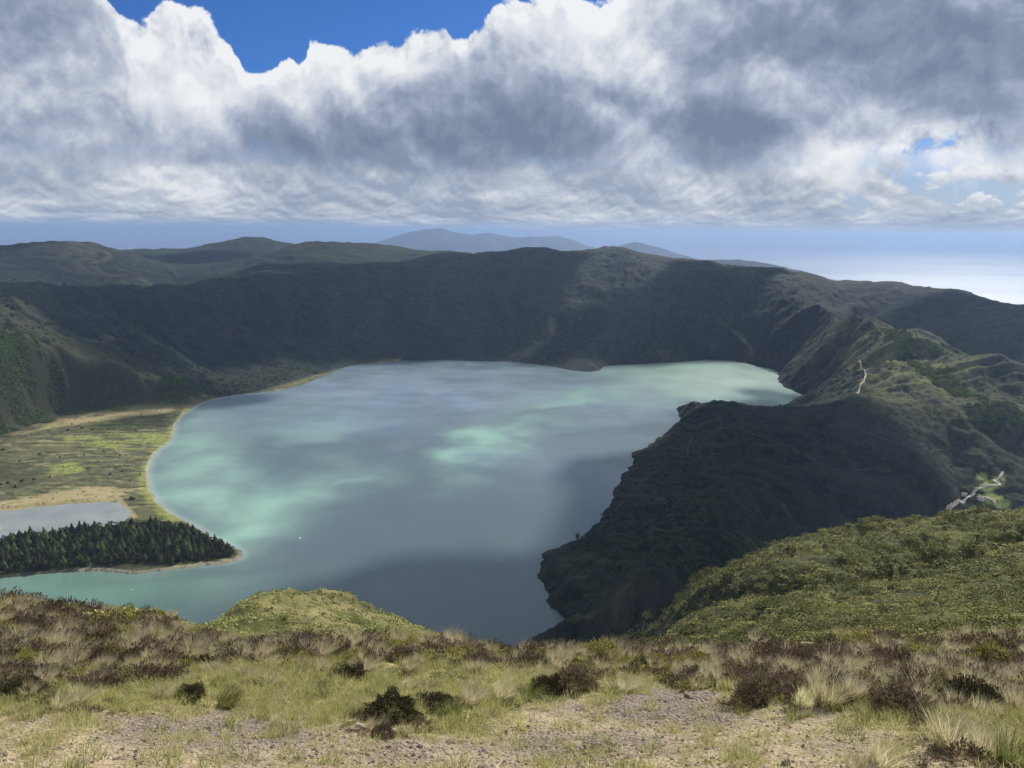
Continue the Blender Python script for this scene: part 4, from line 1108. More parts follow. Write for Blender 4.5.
# low growth that runs in under the single bushes and ties them together
for x, y, z, size, kind in SKIRT:
    for k in range(10 if kind in ('dark', 'heath') else 4):
        a = g.uniform(0, 6.28); r_ = size * PS * g.uniform(.35, .95); s = size * PS * g.uniform(.3, .62)
        px_, py_ = x + cos(a) * r_, y + sin(a) * r_ * .8; q = g.uniform()
        (heath if q < .4 else pale if q < .62 else cush if q < .72 else green).add((T_heath if q < .4 else T_mid if q < .62 else T_cush if q < .72 else T_mid)[g.integers(3)], (px_, py_, hgt1((px_, py_)) - .02), (s * (1.5 if q > .72 else 1), s * (1.3 if q > .72 else .9)), g.uniform(0, 6.28) if q < .4 else g.normal(0, .5), g.uniform(0, .3))
# grass between the scrub and the bare ground
for x, y, z, d, px, py in scatter(2200, -60, 1084, 650, 790, lambda px, py: (py > belt_low(px) - 12) * np.clip(1.0 - sstep(-24, 4, py - edge_of_path(px) + 10 * fbm(px / 30, py / 18, 3, 620)), .0, 1)):
    q = fbm(np.array([px / 60]), np.array([py / 30]), 3, 630)[0] + g.normal(0, .25)
    s = g.uniform(.45, 1.0) * PS
    (pale if q > .05 else green if q < -.34 else turf).add(T_mid[g.integers(3)], (x, y, z - .01), (s, s * .85), g.normal(0, .6), g.uniform(0, .3))
for x, y, z, d, px, py in scatter(9000, -40, 1064, 655, 790, lambda px, py: (py > belt_low(px) - 12) * np.clip(1.0 - .97 * sstep(-26, 6, py - edge_of_path(px) + 14 * fbm(px / 34, py / 16, 3, 621)) + .13 * patchy(px, py, 20, 633, .05, .4), 0, 1)):
    s = g.uniform(.55, 1.2) * .62
    (turf if g.uniform() < .88 else green).add(T_turf[g.integers(4)], (x, y, z - .005), (s, s), g.uniform(0, 6.28), g.uniform(0, .3))
heath.build("heather", M_heather); darkb.build("heather_undergrowth", M_dark); cush.build("cushion_undergrowth", M_cush)
pale.build("bleached_grass", M_pale); turf.build("turf_grass", M_turf); green.build("green_grass", M_green)

# stones on the bare ground
sv, sf2 = ico(1)
st_v, st_f, st_r, nn = [], [], [], 0
def grav_d(px, py):
    bare = sstep(-8, 14, py - edge_of_path(px) + 8 * fbm(px / 30, py / 18, 3, 640))
    return bare * np.clip(.25 + .75 * np.maximum.reduce([ell(px, py, 230, 728, 120, 26), ell(px, py, 680, 705, 110, 24), ell(px, py, 560, 745, 160, 20) * .7, ell(px, py, 380, 750, 120, 20) * .6]) + .3 * fbm(px / 22, py / 12, 3, 641), 0, 1)
for x, y, z, d, px, py in scatter(26000, -20, 1044, 670, 790, grav_d):
    s = .004 + .010 * g.uniform() ** 3 + (.025 * g.uniform() if g.uniform() < .008 else 0)
    v = sv * (1 + .25 * g.normal(size=(len(sv), 1))) * np.array([s * g.uniform(.8, 1.5), s * g.uniform(.8, 1.3), s * g.uniform(.5, .9)])
    a = g.uniform(0, 6.28); v = np.stack([v[:, 0] * cos(a) - v[:, 1] * sin(a), v[:, 0] * sin(a) + v[:, 1] * cos(a), v[:, 2]], -1)
    st_v.append(v + (x, y, z + s * .2)); st_f.append(sf2 + nn); nn += len(v); st_r.append(np.full(len(v), g.uniform()))
m_st, t, b = new_mat("pumice_stones", .9, .15)
rn = t.attr('rnd')
setc(t, b, 'Base Color', t.mix(t.lin(rn, .2, 1), t.mix(t.lin(rn, 0, .4), (.075, .060, .052), (.17, .135, .11)), (.36, .29, .22)))
tag(link("gravel", mesh_np("gravel", np.concatenate(st_v), np.concatenate(st_f), False, {'rnd': np.concatenate(st_r)}), m_st), kind='stuff')

# ---- low scrub on the knoll, the outer brow and the green hillside
def clump(n, seed, flatn=.62, lf=1.0):
    gg = np.random.default_rng(seed)
    u = gg.normal(size=(n, 3)); u[:, 2] = np.abs(u[:, 2]); u /= np.linalg.norm(u, axis=1)[:, None]
    lump = 1 + .35 * fbm(u[:, 0] * 2 + seed, u[:, 1] * 2 + u[:, 2], 2, seed)
    c = u * lump[:, None] * np.array([1, 1, flatn]) * gg.uniform(.6, 1, n)[:, None]
    a = gg.normal(size=(n, 3)); a /= np.linalg.norm(a, axis=1)[:, None]
    nrm = u + .5 * gg.normal(size=(n, 3)); s1 = np.cross(nrm, a); s1 /= np.linalg.norm(s1, axis=1)[:, None]; s2 = np.cross(nrm, s1); s2 /= np.linalg.norm(s2, axis=1)[:, None]
    r = gg.uniform(.16, .34, n)[:, None] * lf
    V = np.stack([c - s1 * r, c - s2 * r * .6, c + s1 * r, c + s2 * r * .6], 1).reshape(-1, 3)
    return V, np.arange(n * 4).reshape(-1, 4), np.zeros(n * 4), np.repeat(gg.uniform(0, 1, n), 4)
T_clump = [clump(34, 80 + k) for k in range(5)]
T_fine = [clump(210, 180 + k, .7, .42) for k in range(5)]
M_scrub = leafy("hillside_scrub", (.075, .082, .028), (.175, .178, .060), (.33, .31, .12), tint_amt=.7, thin=.12)
M_knoll = leafy("knoll_grass", (.10, .115, .032), (.25, .255, .085), (.38, .37, .15), tint_amt=.8, thin=.2)
hs, kn, gully = Many(), Many(), Many()
M_flatbush = leafy("dark_thicket", (.014, .020, .009), (.040, .048, .020), (.075, .08, .035), thin=.1)
M_wood = leafy("slope_woodland", (.040, .062, .018), (.110, .140, .042), (.20, .22, .07), thin=.12)
def far_scatter(n, az0, az1, d0, d1):
    a = g.uniform(az0, az1, n); d = np.exp(g.uniform(np.log(d0), np.log(d1), n))
    x, y = np.sin(a) * d, np.cos(a) * d
    return x, y, height(x[None], y[None])[0], d
x, y, z, d = far_scatter(40000, -.02, .74, 14, 640)
px, py = project(x, y, z)
cl_n = fbm(x / 22, y / 22, 5, 700); tone_n = fbm(x / 55, y / 40, 3, 705)
for i in range(len(x)):
    if z[i] < 150 and d[i] > 560: continue
    if px[i] > 1100 or px[i] < 560: continue
    if g.uniform() > .70 + 1.1 * (cl_n[i] + .15): continue
    s = (.15 + .0046 * d[i]) * (.45 + .55 * min(g.gamma(1.6), 3.2)) * (1.25 if cl_n[i] > .25 else 1)
    hs.add((T_fine if s > .0085 * d[i] or d[i] < 70 else T_clump)[g.integers(5)], (x[i], y[i], z[i] - s * .15), (s, s * g.uniform(.5, 1.0)), g.uniform(0, 6.28), float(np.clip(.30 + .5 * tone_n[i] - .35 * cl_n[i] + g.normal(0, .13), 0, .75)))
x, y, z, d = far_scatter(9500, -.60, .02, 13, 105)
kq = fbm(x / 9, y / 9, 3, 710); px, py = project(x, y, z)
for i in range(len(x)):
    s = (.10 + .0042 * d[i]) * g.uniform(.5, 1.3)
    q = kq[i]
    (kn if q + g.normal(0, .2) > -.15 else hs).add(T_clump[g.integers(5)], (x[i], y[i], z[i] - s * .1), (s, s * g.uniform(.5, .95)), g.uniform(0, 6.28), .2 + .3 * g.uniform())
for k_, L in enumerate(GULLY):
    for i in range(0, len(L) * (9 if k_ == 0 else 5)):
        p = L[g.integers(len(L) - 1)]; p2 = p + g.normal(0, 4.5, 2); s = g.uniform(.7, 1.9)
        gully.add(T_clump[i % 5], (p2[0], p2[1], hgt1(p2) - .2), (s, s * g.uniform(.8, 1.2)), g.uniform(0, 6.28), g.uniform(0, .3))
gully.build("gully_undergrowth", M_flatbush)
hs.build("hillside_scrub", M_scrub); kn.build("knoll_grass", M_knoll)
def hit_far(px, py, d0=300.0, d1=4000.0):
    v = ray(px, py); h = math.hypot(v[0], v[1]); d = np.exp(np.linspace(np.log(d0), np.log(d1), 1600))
    z = height((v[0] / h * d)[None], (v[1] / h * d)[None])[0]; zr = CAM_Z + v[2] / h * d
    k = int(np.nonzero(zr < z)[0][0]) if (zr < z).any() else int(np.argmin(zr - z))
    return np.array([v[0] / h * d[k], v[1] / h * d[k], z[k]])
# ------------------------------------------------------------------ conifers on the tongue of land
M_conif, t, b = new_mat("conifer_needles", .9, .15)
rn = t.attr('rnd'); oi = t.n('ShaderNodeObjectInfo').outputs['Random']
c = t.mix(t.lin(rn, 0, 1), (.022, .036, .014), (.070, .088, .030))
c = t.n('ShaderNodeHueSaturation', {'Hue': t.lin(oi, 0, 1, .47, .52), 'Saturation': t.lin(oi, 0, 1, .8, 1.15), 'Value': t.m('MULTIPLY_ADD', t.m('POWER', oi, 2.5), 2.4, .65), 'Color': c}).outputs[0]
setc(t, b, 'Base Color', c)
M_bark = simple_mat("conifer_bark", (.10, .075, .055), .95, .1)
def conifer_crown(seed, h=18.0, r=3.9):
    """whorls of drooping branch fans on a tapering crown, ragged at the edge"""
    gg = np.random.default_rng(seed); vs, fs, rs = [], [], []
    n = 0; z = h * .10
    while z < h * .985:
        f = (z - h * .10) / (h * .90)
        rr = r * (1 - f) ** .80 * gg.uniform(.75, 1.2) + .12
        m = max(4, int(11 * (1 - f) + 4)); a0 = gg.uniform(0, 6.28)
        for k in range(m):
            a = a0 + 2 * pi * k / m + gg.normal(0, .18); L = rr * gg.uniform(.6, 1.2); dr = L * gg.uniform(.15, .55); wd = L * gg.uniform(.28, .44) + .12
            ca, sa2 = cos(a), sin(a)
            P = [(0, 0, z + .5), (ca * L * .6 - sa2 * wd, sa2 * L * .6 + ca * wd, z - dr * .55), (ca * L, sa2 * L, z - dr), (ca * L * .6 + sa2 * wd, sa2 * L * .6 - ca * wd, z - dr * .55)]
            P2 = [(ca * L * .15, sa2 * L * .15, z + .7), (ca * L * .55, sa2 * L * .55, z - dr * .3 + wd * .5), (ca * L * .95, sa2 * L * .95, z - dr), (ca * L * .55, sa2 * L * .55, z - dr * .6 - wd * .6)]
            for Q in (P, P2):
                vs += Q; fs.append([n, n + 1, n + 2, n + 3]); n += 4
            rs += [gg.uniform()] * 8
        z += h * gg.uniform(.032, .05)
    vs = np.array(vs)
    top = np.array([(-.18, 0, h * .95), (.18, 0, h * .95), (0, 0, h * 1.02), (0, .15, h * .95)])
    vs = np.concatenate([vs, top]); fs.append([n, n + 1, n + 2, n + 3]); rs += [.8] * 4
    return vs, np.array(fs), np.array(rs)
def trunk_mesh(h=18.0):
    mb = MB(); mb.tube((0, 0, -.6), (0, 0, h * .5), .32, .2, 7); mb.tube((0, 0, h * .5), (0, 0, h * .96), .2, .05, 7)
    me = bpy.data.meshes.new("trunk"); me.from_pydata(mb.v, [], mb.f); me.materials.append(M_bark); return me
CROWNS = []
for k in range(6):
    v, f, r_ = conifer_crown(900 + k, 18.0, 6.0 + .5 * k)
    me = mesh_np("crown", v, f, False, {'rnd': r_}); me.materials.append(M_conif); CROWNS.append(me)
TRUNK = trunk_mesh()
tongue = np.array(smooth_line(poly_z([(-16, 544), (0, 540), (40, 535), (80, 529), (120, 525), (165, 524), (195, 531), (215, 541), (236, 551), (226, 558), (200, 562), (170, 564), (135, 564), (100, 566), (50, 570), (0, 575), (-16, 577)], 2.0), 3, closed=True))
cand = []
bx0, by0 = tongue.min(0); bx1, by1 = tongue.max(0)
gt = np.random.default_rng(5)
tries = gt.uniform((bx0, by0), (bx1, by1), (20000, 2))
ins = sdf_poly(tongue, tries[:, 0], tries[:, 1])
tries = tries[ins < -1.0]
for p in tries:
    if len(cand) >= 300: break
    if all((p[0] - q[0]) ** 2 + (p[1] - q[1]) ** 2 > 5.3 ** 2 for q in cand): cand.append(p)
TIP = np.array(at(236, 553, z=2)[:2])
order = sorted(range(len(cand)), key=lambda i: math.hypot(*(cand[i] - TIP)))
print("CONIFERS", len(cand))
def conifer(x, y, z, s, hz, k, rz, label, group, trunk=True):
    r = bpy.data.objects.new("conifer", None); col.objects.link(r)
    r.location = (x, y, z); r.scale = (s, s, s * hz); r.rotation_euler = (0, 0, rz)
    link("crown", CROWNS[k % 6], parent=r); link("trunk", TRUNK, parent=r)
    return tag(r, label, 'conifer', group)
for n_, i in enumerate(order):
    x, y = cand[i]; e = -float(sdf_poly(tongue, np.array([x]), np.array([y]))[0])
    s = gt.uniform(.40, .90) * (.8 if e < 5 else 1.0) * (.62 + .38 * min(1, n_ / 14))
    lab = ['small conifer standing outermost at the tip of the wooded tongue of land', 'second conifer from the tip of the wooded tongue of land', 'third conifer from the tip of the wooded tongue of land'][n_] if n_ < 3 else 'dark green conifer crowded among the others in the wood on the tongue of land'
    conifer(x, y, 1.2, s, gt.uniform(.85, 1.25), n_, gt.uniform(0, 6.28), lab, None if n_ < 3 else 'conifers of the lakeside wood')

# the closed canopy between them
us = Many(); gu = np.random.default_rng(15)
P = gu.uniform((bx0, by0), (bx1, by1), (5200, 2)); P = P[sdf_poly(tongue, P[:, 0], P[:, 1]) < -1.5]
for i in range(len(P)):
    s = gu.uniform(1.8, 3.2)
    us.add(T_clump[i % 5], (P[i, 0], P[i, 1], 1.5 + gu.uniform(0, 5.0)), (s, s * gu.uniform(1.2, 2.2)), gu.uniform(0, 6.28), gu.uniform(0, .3))
us.build("woods", M_flatbush)
# scattered dark bushes on the marshy flat
def bush_mesh(seed):
    v, f, tt, r_ = clump(90, seed, .9); me = mesh_np("marsh_bush", v, f, False, {'tip': tt, 'rnd': r_}); me.materials.append(M_flatbush); return me
BUSH = [bush_mesh(300 + k) for k in range(3)]
spots = [(68, 431, 3.6), (82, 429, 3.2), (92, 431, 3.6), (108, 430, 2.8), (114, 430, 2.8), (136, 431, 2.6), (62, 433, 2.6), (72, 425, 2.4), (3, 451, 4), (132, 499, 5.0), (122, 471, 2.6), (116, 468, 2.4), (128, 466, 2.2), (8, 484, 3.6), (22, 482, 3.8), (34, 480, 3.0), (15, 488, 3.6), (0, 486, 4), (50, 478, 2.6), (99, 462, 2.4), (110, 474, 2.8), (140, 474, 2.4), (130, 480, 2.4), (88, 470, 2.2), (120, 456, 2.4), (104, 452, 2.2), (84, 456, 2.4), (60, 458, 2.4), (40, 455, 2.6), (20, 462, 3)]
for i, (px, py, s) in enumerate(spots):
    x, y, z = at(px, py, z=2.5)
    o = link("marsh_bush", BUSH[i % 3]); o.location = (x, y, hpt(x, y) - .2); o.scale = (s * .8, s * .8, s); o.rotation_euler = (0, 0, i * 1.3)
    if i == 9: tag(o, 'large dark bush where the sand track meets the beach bank', 'bush', 'dark bushes on the marshy flat')
    else: tag(o, 'small dark bush dotted over the marshy flat beside the lake', 'bush', 'dark bushes on the marshy flat')
# marsh scrub that reads as one cover
mc = Many(); gm = np.random.default_rng(9)
bx0, by0 = np.array(plain_poly).min(0); bx1, by1 = np.array(plain_poly).max(0)
P = gm.uniform((bx0, by0), (bx1, by1), (26000, 2)); P = P[(sdf_plain(P[:, 0], P[:, 1]) < -4) & (sdf_lake(P[:, 0], P[:, 1]) > 16) & (sdf_lag(P[:, 0], P[:, 1]) > 10) & (np.hypot(P[:, 0], P[:, 1]) < 1900)]
nn_ = fbm(P[:, 0] / 34, P[:, 1] / 12, 5, 170); PZ = height(P[None, :, 0], P[None, :, 1])[0]
for i in np.nonzero(nn_ + gm.normal(0, .2, len(P)) > .12)[0]:
    s = gm.uniform(.8, 2.0)
    mc.add(T_clump[i % 5], (P[i, 0], P[i, 1], PZ[i]), (s, s * .7), gm.uniform(0, 6.28), gm.uniform(0, .3))
mc.build("marsh_undergrowth", M_scrub)

# woods on the slopes: crowns packed too close to count
fw = Many()
def wood_patch(px_pts, z, n, s0, s1, seed, dens=1.0):
    L = np.array(smooth_line([hit_far(px, py)[:2] for px, py, dd in px_pts], 3, closed=True))
    gg = np.random.default_rng(seed)
    q = gg.uniform(L.min(0), L.max(0), (n * 3, 2)); q = q[sdf_poly(L, q[:, 0], q[:, 1]) + fbm(q[:, 0] / 50, q[:, 1] / 50, 3, seed) * 45 < 0][:n]
    zz = height(q[None, :, 0], q[None, :, 1])[0]
    for i in range(len(q)):
        if zz[i] < 1.0: continue
        s = gg.uniform(s0, s1)
        fw.add(T_clump[i % 5], (q[i, 0], q[i, 1], zz[i] + s * .2), (s, s * gg.uniform(1.0, 1.7)), gg.uniform(0, 6.28), float(np.clip(gg.normal(.12, .14), 0, .5)))
wood_patch([(-60, 440, 1330), (0, 430, 1370), (45, 416, 1460), (78, 408, 1520), (62, 375, 1640), (40, 350, 1720), (0, 340, 1760), (-60, 340, 1760)], 0, 8000, 1.7, 3.6, 31)
wood_patch([(60, 412, 1480), (120, 404, 1560), (170, 398, 1600), (200, 390, 1690), (150, 385, 1720), (80, 392, 1620)], 0, 2600, 1.4, 3.0, 32)
wood_patch([(170, 395, 1640), (260, 386, 1790), (330, 366, 2040), (250, 372, 1950)], 0, 420, 1.6, 3.2, 33)
wood_patch([(890, 330, 1950), (930, 340, 1880), (960, 355, 1830), (935, 352, 1800), (895, 342, 1880)], 0, 300, 2.5, 4.5, 34)
wood_patch([(905, 350, 1800), (950, 375, 1720), (990, 400, 1640), (960, 396, 1640), (915, 372, 1720)], 0, 380, 2.5, 4.5, 35)
wood_patch([(960, 405, 1620), (1024, 418, 1600), (1060, 424, 1600), (1000, 420, 1560)], 0, 160, 2.5, 4.5, 36)
fw.build("forest", M_wood)
# scattered trees and thickets on the crater slopes, thickest in the gullies
def slope_scrub(name, n, a0, a1, d0, d1, s0, s1, seed, mat):
    m = Many(); gg = np.random.default_rng(seed)
    a = gg.uniform(a0, a1, n); d = np.exp(gg.uniform(np.log(d0), np.log(d1), n)); x = np.sin(a) * d; y = np.cos(a) * d
    z, inf = height(x[None], y[None], True); z = z[0]; rib = inf['rib'][0]; ok = (inf['sl'][0] > 14) & (inf['sp'][0] > 10)
    pn = fbm(x / 70, y / 70, 4, seed)
    for i in np.nonzero(ok & (pn - (rib - .5) * 1.4 + gg.normal(0, .22, n) > .02))[0]:
        s = gg.uniform(s0, s1) * (.6 + .5 * gg.gamma(1.5))
        m.add(T_clump[i % 5], (x[i], y[i], z[i] - s * .1), (s, s * gg.uniform(.7, 1.3)), gg.uniform(0, 6.28), float(np.clip(gg.normal(.08, .12), 0, .4)))
    m.build(name, mat)
slope_scrub("headland_scrub", 17000, -.02, .70, 560, 2250, .9, 2.0, 61, M_flatbush)
slope_scrub("crater_scrub", 11000, -.66, .36, 1800, 2950, 1.6, 3.4, 62, M_flatbush)

# ------------------------------------------------------------------ tracks and roads laid on the ground
def drape(name, pts, width, mat, lift=.5, n=7):
    L = smooth_line([np.array(p[:2]) for p in pts], n); L = np.array(L)
    tang = np.gradient(L, axis=0); tang /= np.linalg.norm(tang, axis=1)[:, None]
    nrm = np.stack([-tang[:, 1], tang[:, 0]], -1)
    w = width * (1 + .3 * fbm(np.arange(len(L)) * .37, np.zeros(len(L)), 2, 5))
    rows = []
    for k in (-1, -.33, .33, 1):
        q = L + nrm * (w * k * .5)[:, None]
        rows.append(np.stack([q[:, 0], q[:, 1], height(q[None, :, 0], q[None, :, 1])[0] + lift], -1))
    V = np.stack(rows, 1); m_ = len(L); idx = np.arange(m_ * 4).reshape(m_, 4)
    f = np.stack([idx[:-1, :-1], idx[1:, :-1], idx[1:, 1:], idx[:-1, 1:]], -1).reshape(-1, 4)[:, ::-1]
    return tag(link(name, mesh_np(name, V.reshape(-1, 3), f, True), mat), kind='structure')
m_track = simple_mat("pale_track", (.42, .38, .31), .95, .1, .25, .2)
m_trail = simple_mat("trodden_soil", (.30, .27, .22), .95, .1, .25, .2)
m_road = simple_mat("road_asphalt", (.20, .19, .175), .9, .2, .2, .2)
m_dimtrack = simple_mat("worn_track", (.075, .07, .06), .95, .1, .3, .1)
def line_far(pp, d0=600.0): return [hit_far(px, py, d0) for px, py in pp]
drape("path", line_far([(859, 361), (861, 367), (866, 374), (864, 381), (860, 387), (857, 394)]), 3.2, m_trail, .8)
drape("path.001", line_far([(601, 528), (608, 520), (620, 505), (634, 490), (648, 478), (662, 468)]), 1.6, m_dimtrack)
drape("path.002", line_far([(688, 458), (688, 449), (690, 441), (693, 438)]), 1.2, m_dimtrack)
drape("path.003", line_far([(716, 410), (720, 418), (722, 426)]), 1.2, m_dimtrack)
drape("path.004", line_far([(612, 535), (640, 537), (668, 532)]), 1.2, m_dimtrack)
drape("path.005", line_far([(740, 428), (780, 444), (815, 462), (845, 470), (880, 468)]), 1.2, m_dimtrack)
drape("path.006", line_far([(835, 420), (870, 434), (905, 446), (940, 450), (962, 462)]), 1.6, m_dimtrack)
drape("road", line_far([(1003, 472), (999, 478), (994, 481), (1000, 485), (990, 486), (982, 488), (975, 491), (973, 495), (966, 499), (955, 504), (948, 510), (945, 518)], 900), 4.0, m_track, .7)
drape("road.001", line_far([(978, 495), (988, 498), (994, 502), (995, 506)], 900), 3.5, m_track, .7)

# ------------------------------------------------------------------ small built things
m_wall = simple_mat("dark_concrete", (.055, .06, .065), .85, .2, .2, .6)
m_white = simple_mat("white_paint", (.80, .80, .78), .6, .3, .06, .5)
m_roofm = simple_mat("weathered_roof", (.30, .28, .26), .85, .2, .2, .8)
m_dk = simple_mat("dark_opening", (.02, .022, .025), .4, .4, .1, 1)
m_wood = simple_mat("weathered_timber", (.16, .14, .12), .9, .1, .25, 1.5)

x, y, z = at(577.5, 537.5, z=0.0)
tw = bpy.data.objects.new("intake_tower", None); col.objects.link(tw); tw.location = (x, y, 0); tw.rotation_euler = (0, 0, -.15)
tag(tw, 'small dark square tower standing in the lake off the dark promontory', 'tower')
mb = MB(); mb.box((0, 0, 1.2), (4.0, 4.0, 6.4)); mb.build("shaft", m_wall, tw)
mb = MB(); mb.box((0, 0, 4.58), (4.6, 4.6, .35)); mb.box((0, 0, 4.9), (4.2, 4.2, .3)); mb.build("roof", m_wall, tw)
mb = MB(); mb.box((0, -2.02, 3.0), (.9, .06, 1.0)); mb.build("window", m_dk, tw)
x2, y2, z2 = at(592, 536, z=3.0)
fb = bpy.data.objects.new("footbridge", None); col.objects.link(fb); fb.location = (x, y, 0)
tag(fb, 'narrow footbridge from the shore to the small dark tower in the lake', 'footbridge')
vx, vy = x2 - x, y2 - y; Lb = math.hypot(vx, vy); ang = atan2(vy, vx)
fb.rotation_euler = (0, 0, ang)
mb = MB(); mb.box(((Lb + 2.1) / 2 + .2, 0, 2.2), (Lb - 2.3, 1.2, .25)); mb.build("deck", m_wood, fb)
for s in (-.55, .55):
    mb = MB(); mb.box(((Lb + 2.1) / 2 + .2, s, 3.25), (Lb - 2.3, .06, .06))
    for q in np.linspace(2.6, Lb, 6): mb.box((q, s, 2.78), (.06, .06, .9))
    mb.build("railing", m_wood, fb)
for q in (Lb * .45, Lb * .75):
    mb = MB(); mb.tube((q, 0, -4), (q, 0, 2.08), .22, .2, 8); mb.build("pier", m_wall, fb)

def house(px, py, w, l, h, rz, label, d0=900):
    p = hit_far(px, py, d0)
    r = bpy.data.objects.new("house", None); col.objects.link(r); r.location = p; r.rotation_euler = (0, 0, rz)
    tag(r, label, 'house', 'white houses in the valley')
    mb = MB(); mb.box((0, 0, h / 2 - .5), (w, l, h + 1)); mb.build("wall", m_white, r)
    mb = MB(); o = .4
    a = [(-w / 2 - o, -l / 2 - o, h + .02), (w / 2 + o, -l / 2 - o, h + .02), (w / 2 + o, l / 2 + o, h + .02), (-w / 2 - o, l / 2 + o, h + .02), (0, -l / 2 - o, h + w * .32), (0, l / 2 + o, h + w * .32)]
    mb.add(a, [(0, 1, 4), (2, 3, 5), (1, 2, 5, 4), (3, 0, 4, 5), (3, 2, 1, 0)]); mb.build("roof", m_roofm, r)
    for yy in (-l * .25, l * .25):
        mb = MB(); mb.box((-w / 2 - .03, yy, h * .55), (.06, 1.1, 1.2)); mb.build("window", m_dk, r)
    mb = MB(); mb.box((w * .1, -l / 2 - .03, 1.05), (1.1, .06, 2.1)); mb.build("door", m_wood, r)
house(981, 500.5, 6, 9, 4, .5, 'white house low in the valley just above the edge of the green hillside')
house(964, 496, 5, 7, 3.2, 1.2, 'small pale house beside the bend of the grey valley road')

# boat on the lake
x, y, z = at(300, 538.5, z=0.0)
bt = bpy.data.objects.new("sailboat", None); col.objects.link(bt); bt.location = (x, y, 0); bt.rotation_euler = (0, 0, .9)
tag(bt, 'tiny white upright boat on open water off the tip of the wooded tongue', 'boat')
n = 12; hull = []; 
for i in range(n + 1):
    t_ = i / n; xx = -1.9 + 3.8 * t_; w = .75 * (1 - max(0, (t_ - .35) / .65) ** 2.2) * (.75 + .25 * min(1, t_ * 4)) + .02
    hull.append([(xx, -w, .55 + .15 * t_), (xx, -w * .7, .05), (xx, 0, -.18), (xx, w * .7, .05), (xx, w, .55 + .15 * t_)])
mb = MB(); vs = [p for r_ in hull for p in r_]; fs = [(i * 5 + k, i * 5 + k + 1, i * 5 + 6 + k, i * 5 + 5 + k) for i in range(n) for k in range(4)]
fs += [(i * 5 + 4, i * 5, i * 5 + 5, i * 5 + 9) for i in range(n)] + [(0, 1, 2, 3, 4)[::-1]]
mb.add(vs, fs); mb.build("hull", m_white, bt)
mb = MB(); mb.tube((.3, 0, .4), (.3, 0, 4.6), .05, .035, 8); mb.tube((.3, 0, 1.0), (-1.6, 0, 1.0), .035, .03, 8); mb.build("mast", m_wood, bt)
mb = MB(); S = []
for i in range(9):
    t_ = i / 8
    for k in range(5):
        u = k / 4; S.append((.24 - u * 1.75 * (1 - t_) ** .9, .22 * sin(pi * u) * (1 - t_ * .7), 1.08 + 3.45 * t_))
mb.add(S, [(i * 5 + k, i * 5 + k + 1, i * 5 + 6 + k, i * 5 + 5 + k) for i in range(8) for k in range(4)]); mb.build("sail", m_white, bt, True)
x, y, z = at(132.5, 590, z=0.0)
by = bpy.data.objects.new("buoy", None); col.objects.link(by); by.location = (x, y, 0)
tag(by, 'small pale buoy floating in green water below the sandy spit', 'buoy')
mb = MB(); prof = [(.0, -.5), (.55, -.4), (.75, 0), (.62, .35), (.3, .55), (.22, 1.2), (0, 1.3)]
vs = [(r_ * cos(2 * pi * k / 12), r_ * sin(2 * pi * k / 12), z_) for r_, z_ in prof for k in range(12)]
mb.add(vs, [(i * 12 + k, i * 12 + (k + 1) % 12, i * 12 + 12 + (k + 1) % 12, i * 12 + 12 + k) for i in range(len(prof) - 1) for k in range(12)]); mb.build("float", m_white, by, True)
mb = MB(); mb.tube((0, 0, 1.25), (0, 0, 1.9), .05, .05, 6); mb.build("mast", m_wood, by)
# ------------------------------------------------------------------ clouds added overhead, out of view, to cast shade on the caldera
_iv, _if = ico(4)
ALT = 3300.0
cv, cf_, nb_ = [], [], 0
def shade(px, py, r, ry=None, d=None, z=None, n=9, seed=0):
    """an added, unseen cumulus set to shade the ground around a surveyed point"""
    global nb_
    g = np.array(at(px, py, d=d, z=z)); ry = ry or r
    c = g + SUN_DIR * ((ALT - g[2]) / SUN_DIR[2])
    rs = np.random.default_rng(1000 + seed)
    for k in range(n):
        a = rs.uniform(0, 2 * pi); q = sqrt(rs.uniform(0, 1)) * .72 if k else 0
        s = rs.uniform(.38, .62) if k else .7
        ctr = c + np.array([cos(a) * q * r, sin(a) * q * ry, rs.uniform(-40, 60)])
        rad = np.array([r * s, ry * s, min(r, ry) * s * .45])
        v = _iv * (1 + .16 * fbm(_iv[:, 0] * 2 + k * 3.1 + seed, _iv[:, 1] * 2 + _iv[:, 2] * 1.7, 4, 500 + k)[:, None] * 1.5)
        v = v * rad
        v[:, 2] = np.where(v[:, 2] < 0, v[:, 2] * .35, v[:, 2])
        cv.append(v + ctr); cf_.append(_if + nb_); nb_ += len(v)
m_cloud, t, b = new_mat("cloud_white", 1.0, 0.0)
b.inputs['Base Color'].default_value = (.9, .9, .92, 1)
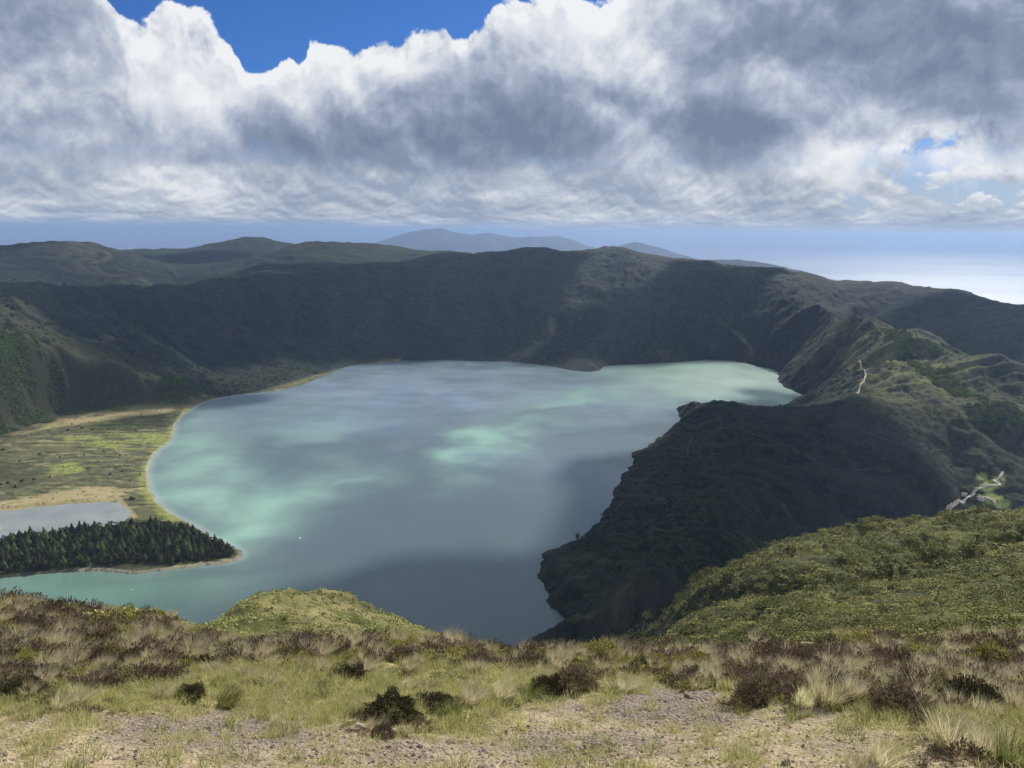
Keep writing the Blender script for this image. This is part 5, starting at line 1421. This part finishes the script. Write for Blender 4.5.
for i, (px, py, d, r, ry) in enumerate([
        (250, 325, 2330, 330, 270), (130, 350, 1900, 130, 120), (95, 322, 2130, 110, 90), (240, 385, 1780, 120, 60), (370, 315, 2450, 330, 260), (490, 300, 2600, 300, 220), (620, 335, 2330, 230, 110), (700, 300, 2650, 220, 160), (110, 315, 2250, 300, 220), (-40, 296, 2300, 190, 150),
        (300, 285, 2900, 300, 200), (450, 275, 2900, 300, 170), (160, 300, 2500, 300, 250),
        (760, 440, 1280, 260, 200), (830, 455, 1290, 180, 150), (700, 470, 1050, 190, 190), (640, 560, 740, 140, 150), (690, 540, 760, 110, 90),
        (425, 590, 730, 150, 95), (330, 575, 760, 70, 40), (165, 402, 1640, 70, 50), (640, 600, 560, 110, 90), (715, 562, 440, 62, 40), (-30, 250, 3650, 260, 250), (797, 350, 1930, 95, 80), (200, 258, 4300, 500, 400), (960, 300, 2600, 260, 200)]):
    shade(px, py, r, ry, d=d, n=8, seed=i)
shade_clouds = tag(link("shade_clouds", mesh_np("shade_clouds", np.concatenate(cv), np.concatenate(cf_), True), m_cloud), kind='stuff')
HAZE = 3.4e-5; HAZE_TOP = 475.0
# ------------------------------------------------------------------ air
m_haze = bpy.data.materials.new("haze_air"); m_haze.use_nodes = True
hn = m_haze.node_tree; hn.nodes.clear()
ho = hn.nodes.new('ShaderNodeOutputMaterial'); hv = hn.nodes.new('ShaderNodeVolumePrincipled')
hv.inputs['Color'].default_value = (.17, .47, 1.0, 1)
hv.inputs['Density'].default_value = HAZE
hv.inputs['Anisotropy'].default_value = 0.25
hv.inputs['Anisotropy'].default_value = 0.0
mie = hn.nodes.new('ShaderNodeVolumePrincipled')          # a little white sea haze that scatters forward
mie.inputs['Color'].default_value = (.95, .96, 1, 1); mie.inputs['Density'].default_value = 2.0e-5; mie.inputs['Anisotropy'].default_value = 0.82
ad = hn.nodes.new('ShaderNodeAddShader')
hn.links.new(hv.outputs[0], ad.inputs[0]); hn.links.new(mie.outputs[0], ad.inputs[1])
hn.links.new(ad.outputs[0], ho.inputs['Volume'])
hb = MB(); zb = SEA_Z - 135000 ** 2 / (2 * EARTH_R) - 40; zt = HAZE_TOP
hb.box((0, 62000, (zb + zt) / 2), (290000, 160000, zt - zb))
haze = tag(hb.build("haze", m_haze), kind='stuff')

sc.view_settings.view_transform = 'Standard'
sc.view_settings.look = 'None'
sc.view_settings.exposure = 0.3
sc.view_settings.gamma = 1.0
sc.render.engine = 'CYCLES'
cy = sc.cycles
cy.max_bounces = 5; cy.diffuse_bounces = 2; cy.glossy_bounces = 2; cy.transmission_bounces = 2; cy.transparent_max_bounces = 8; cy.volume_bounces = 0
cy.caustics_reflective = False; cy.caustics_refractive = False
cy.use_denoising = True
cy.sample_clamp_indirect = 6.0
cy.use_adaptive_sampling = True; cy.adaptive_threshold = 0.02
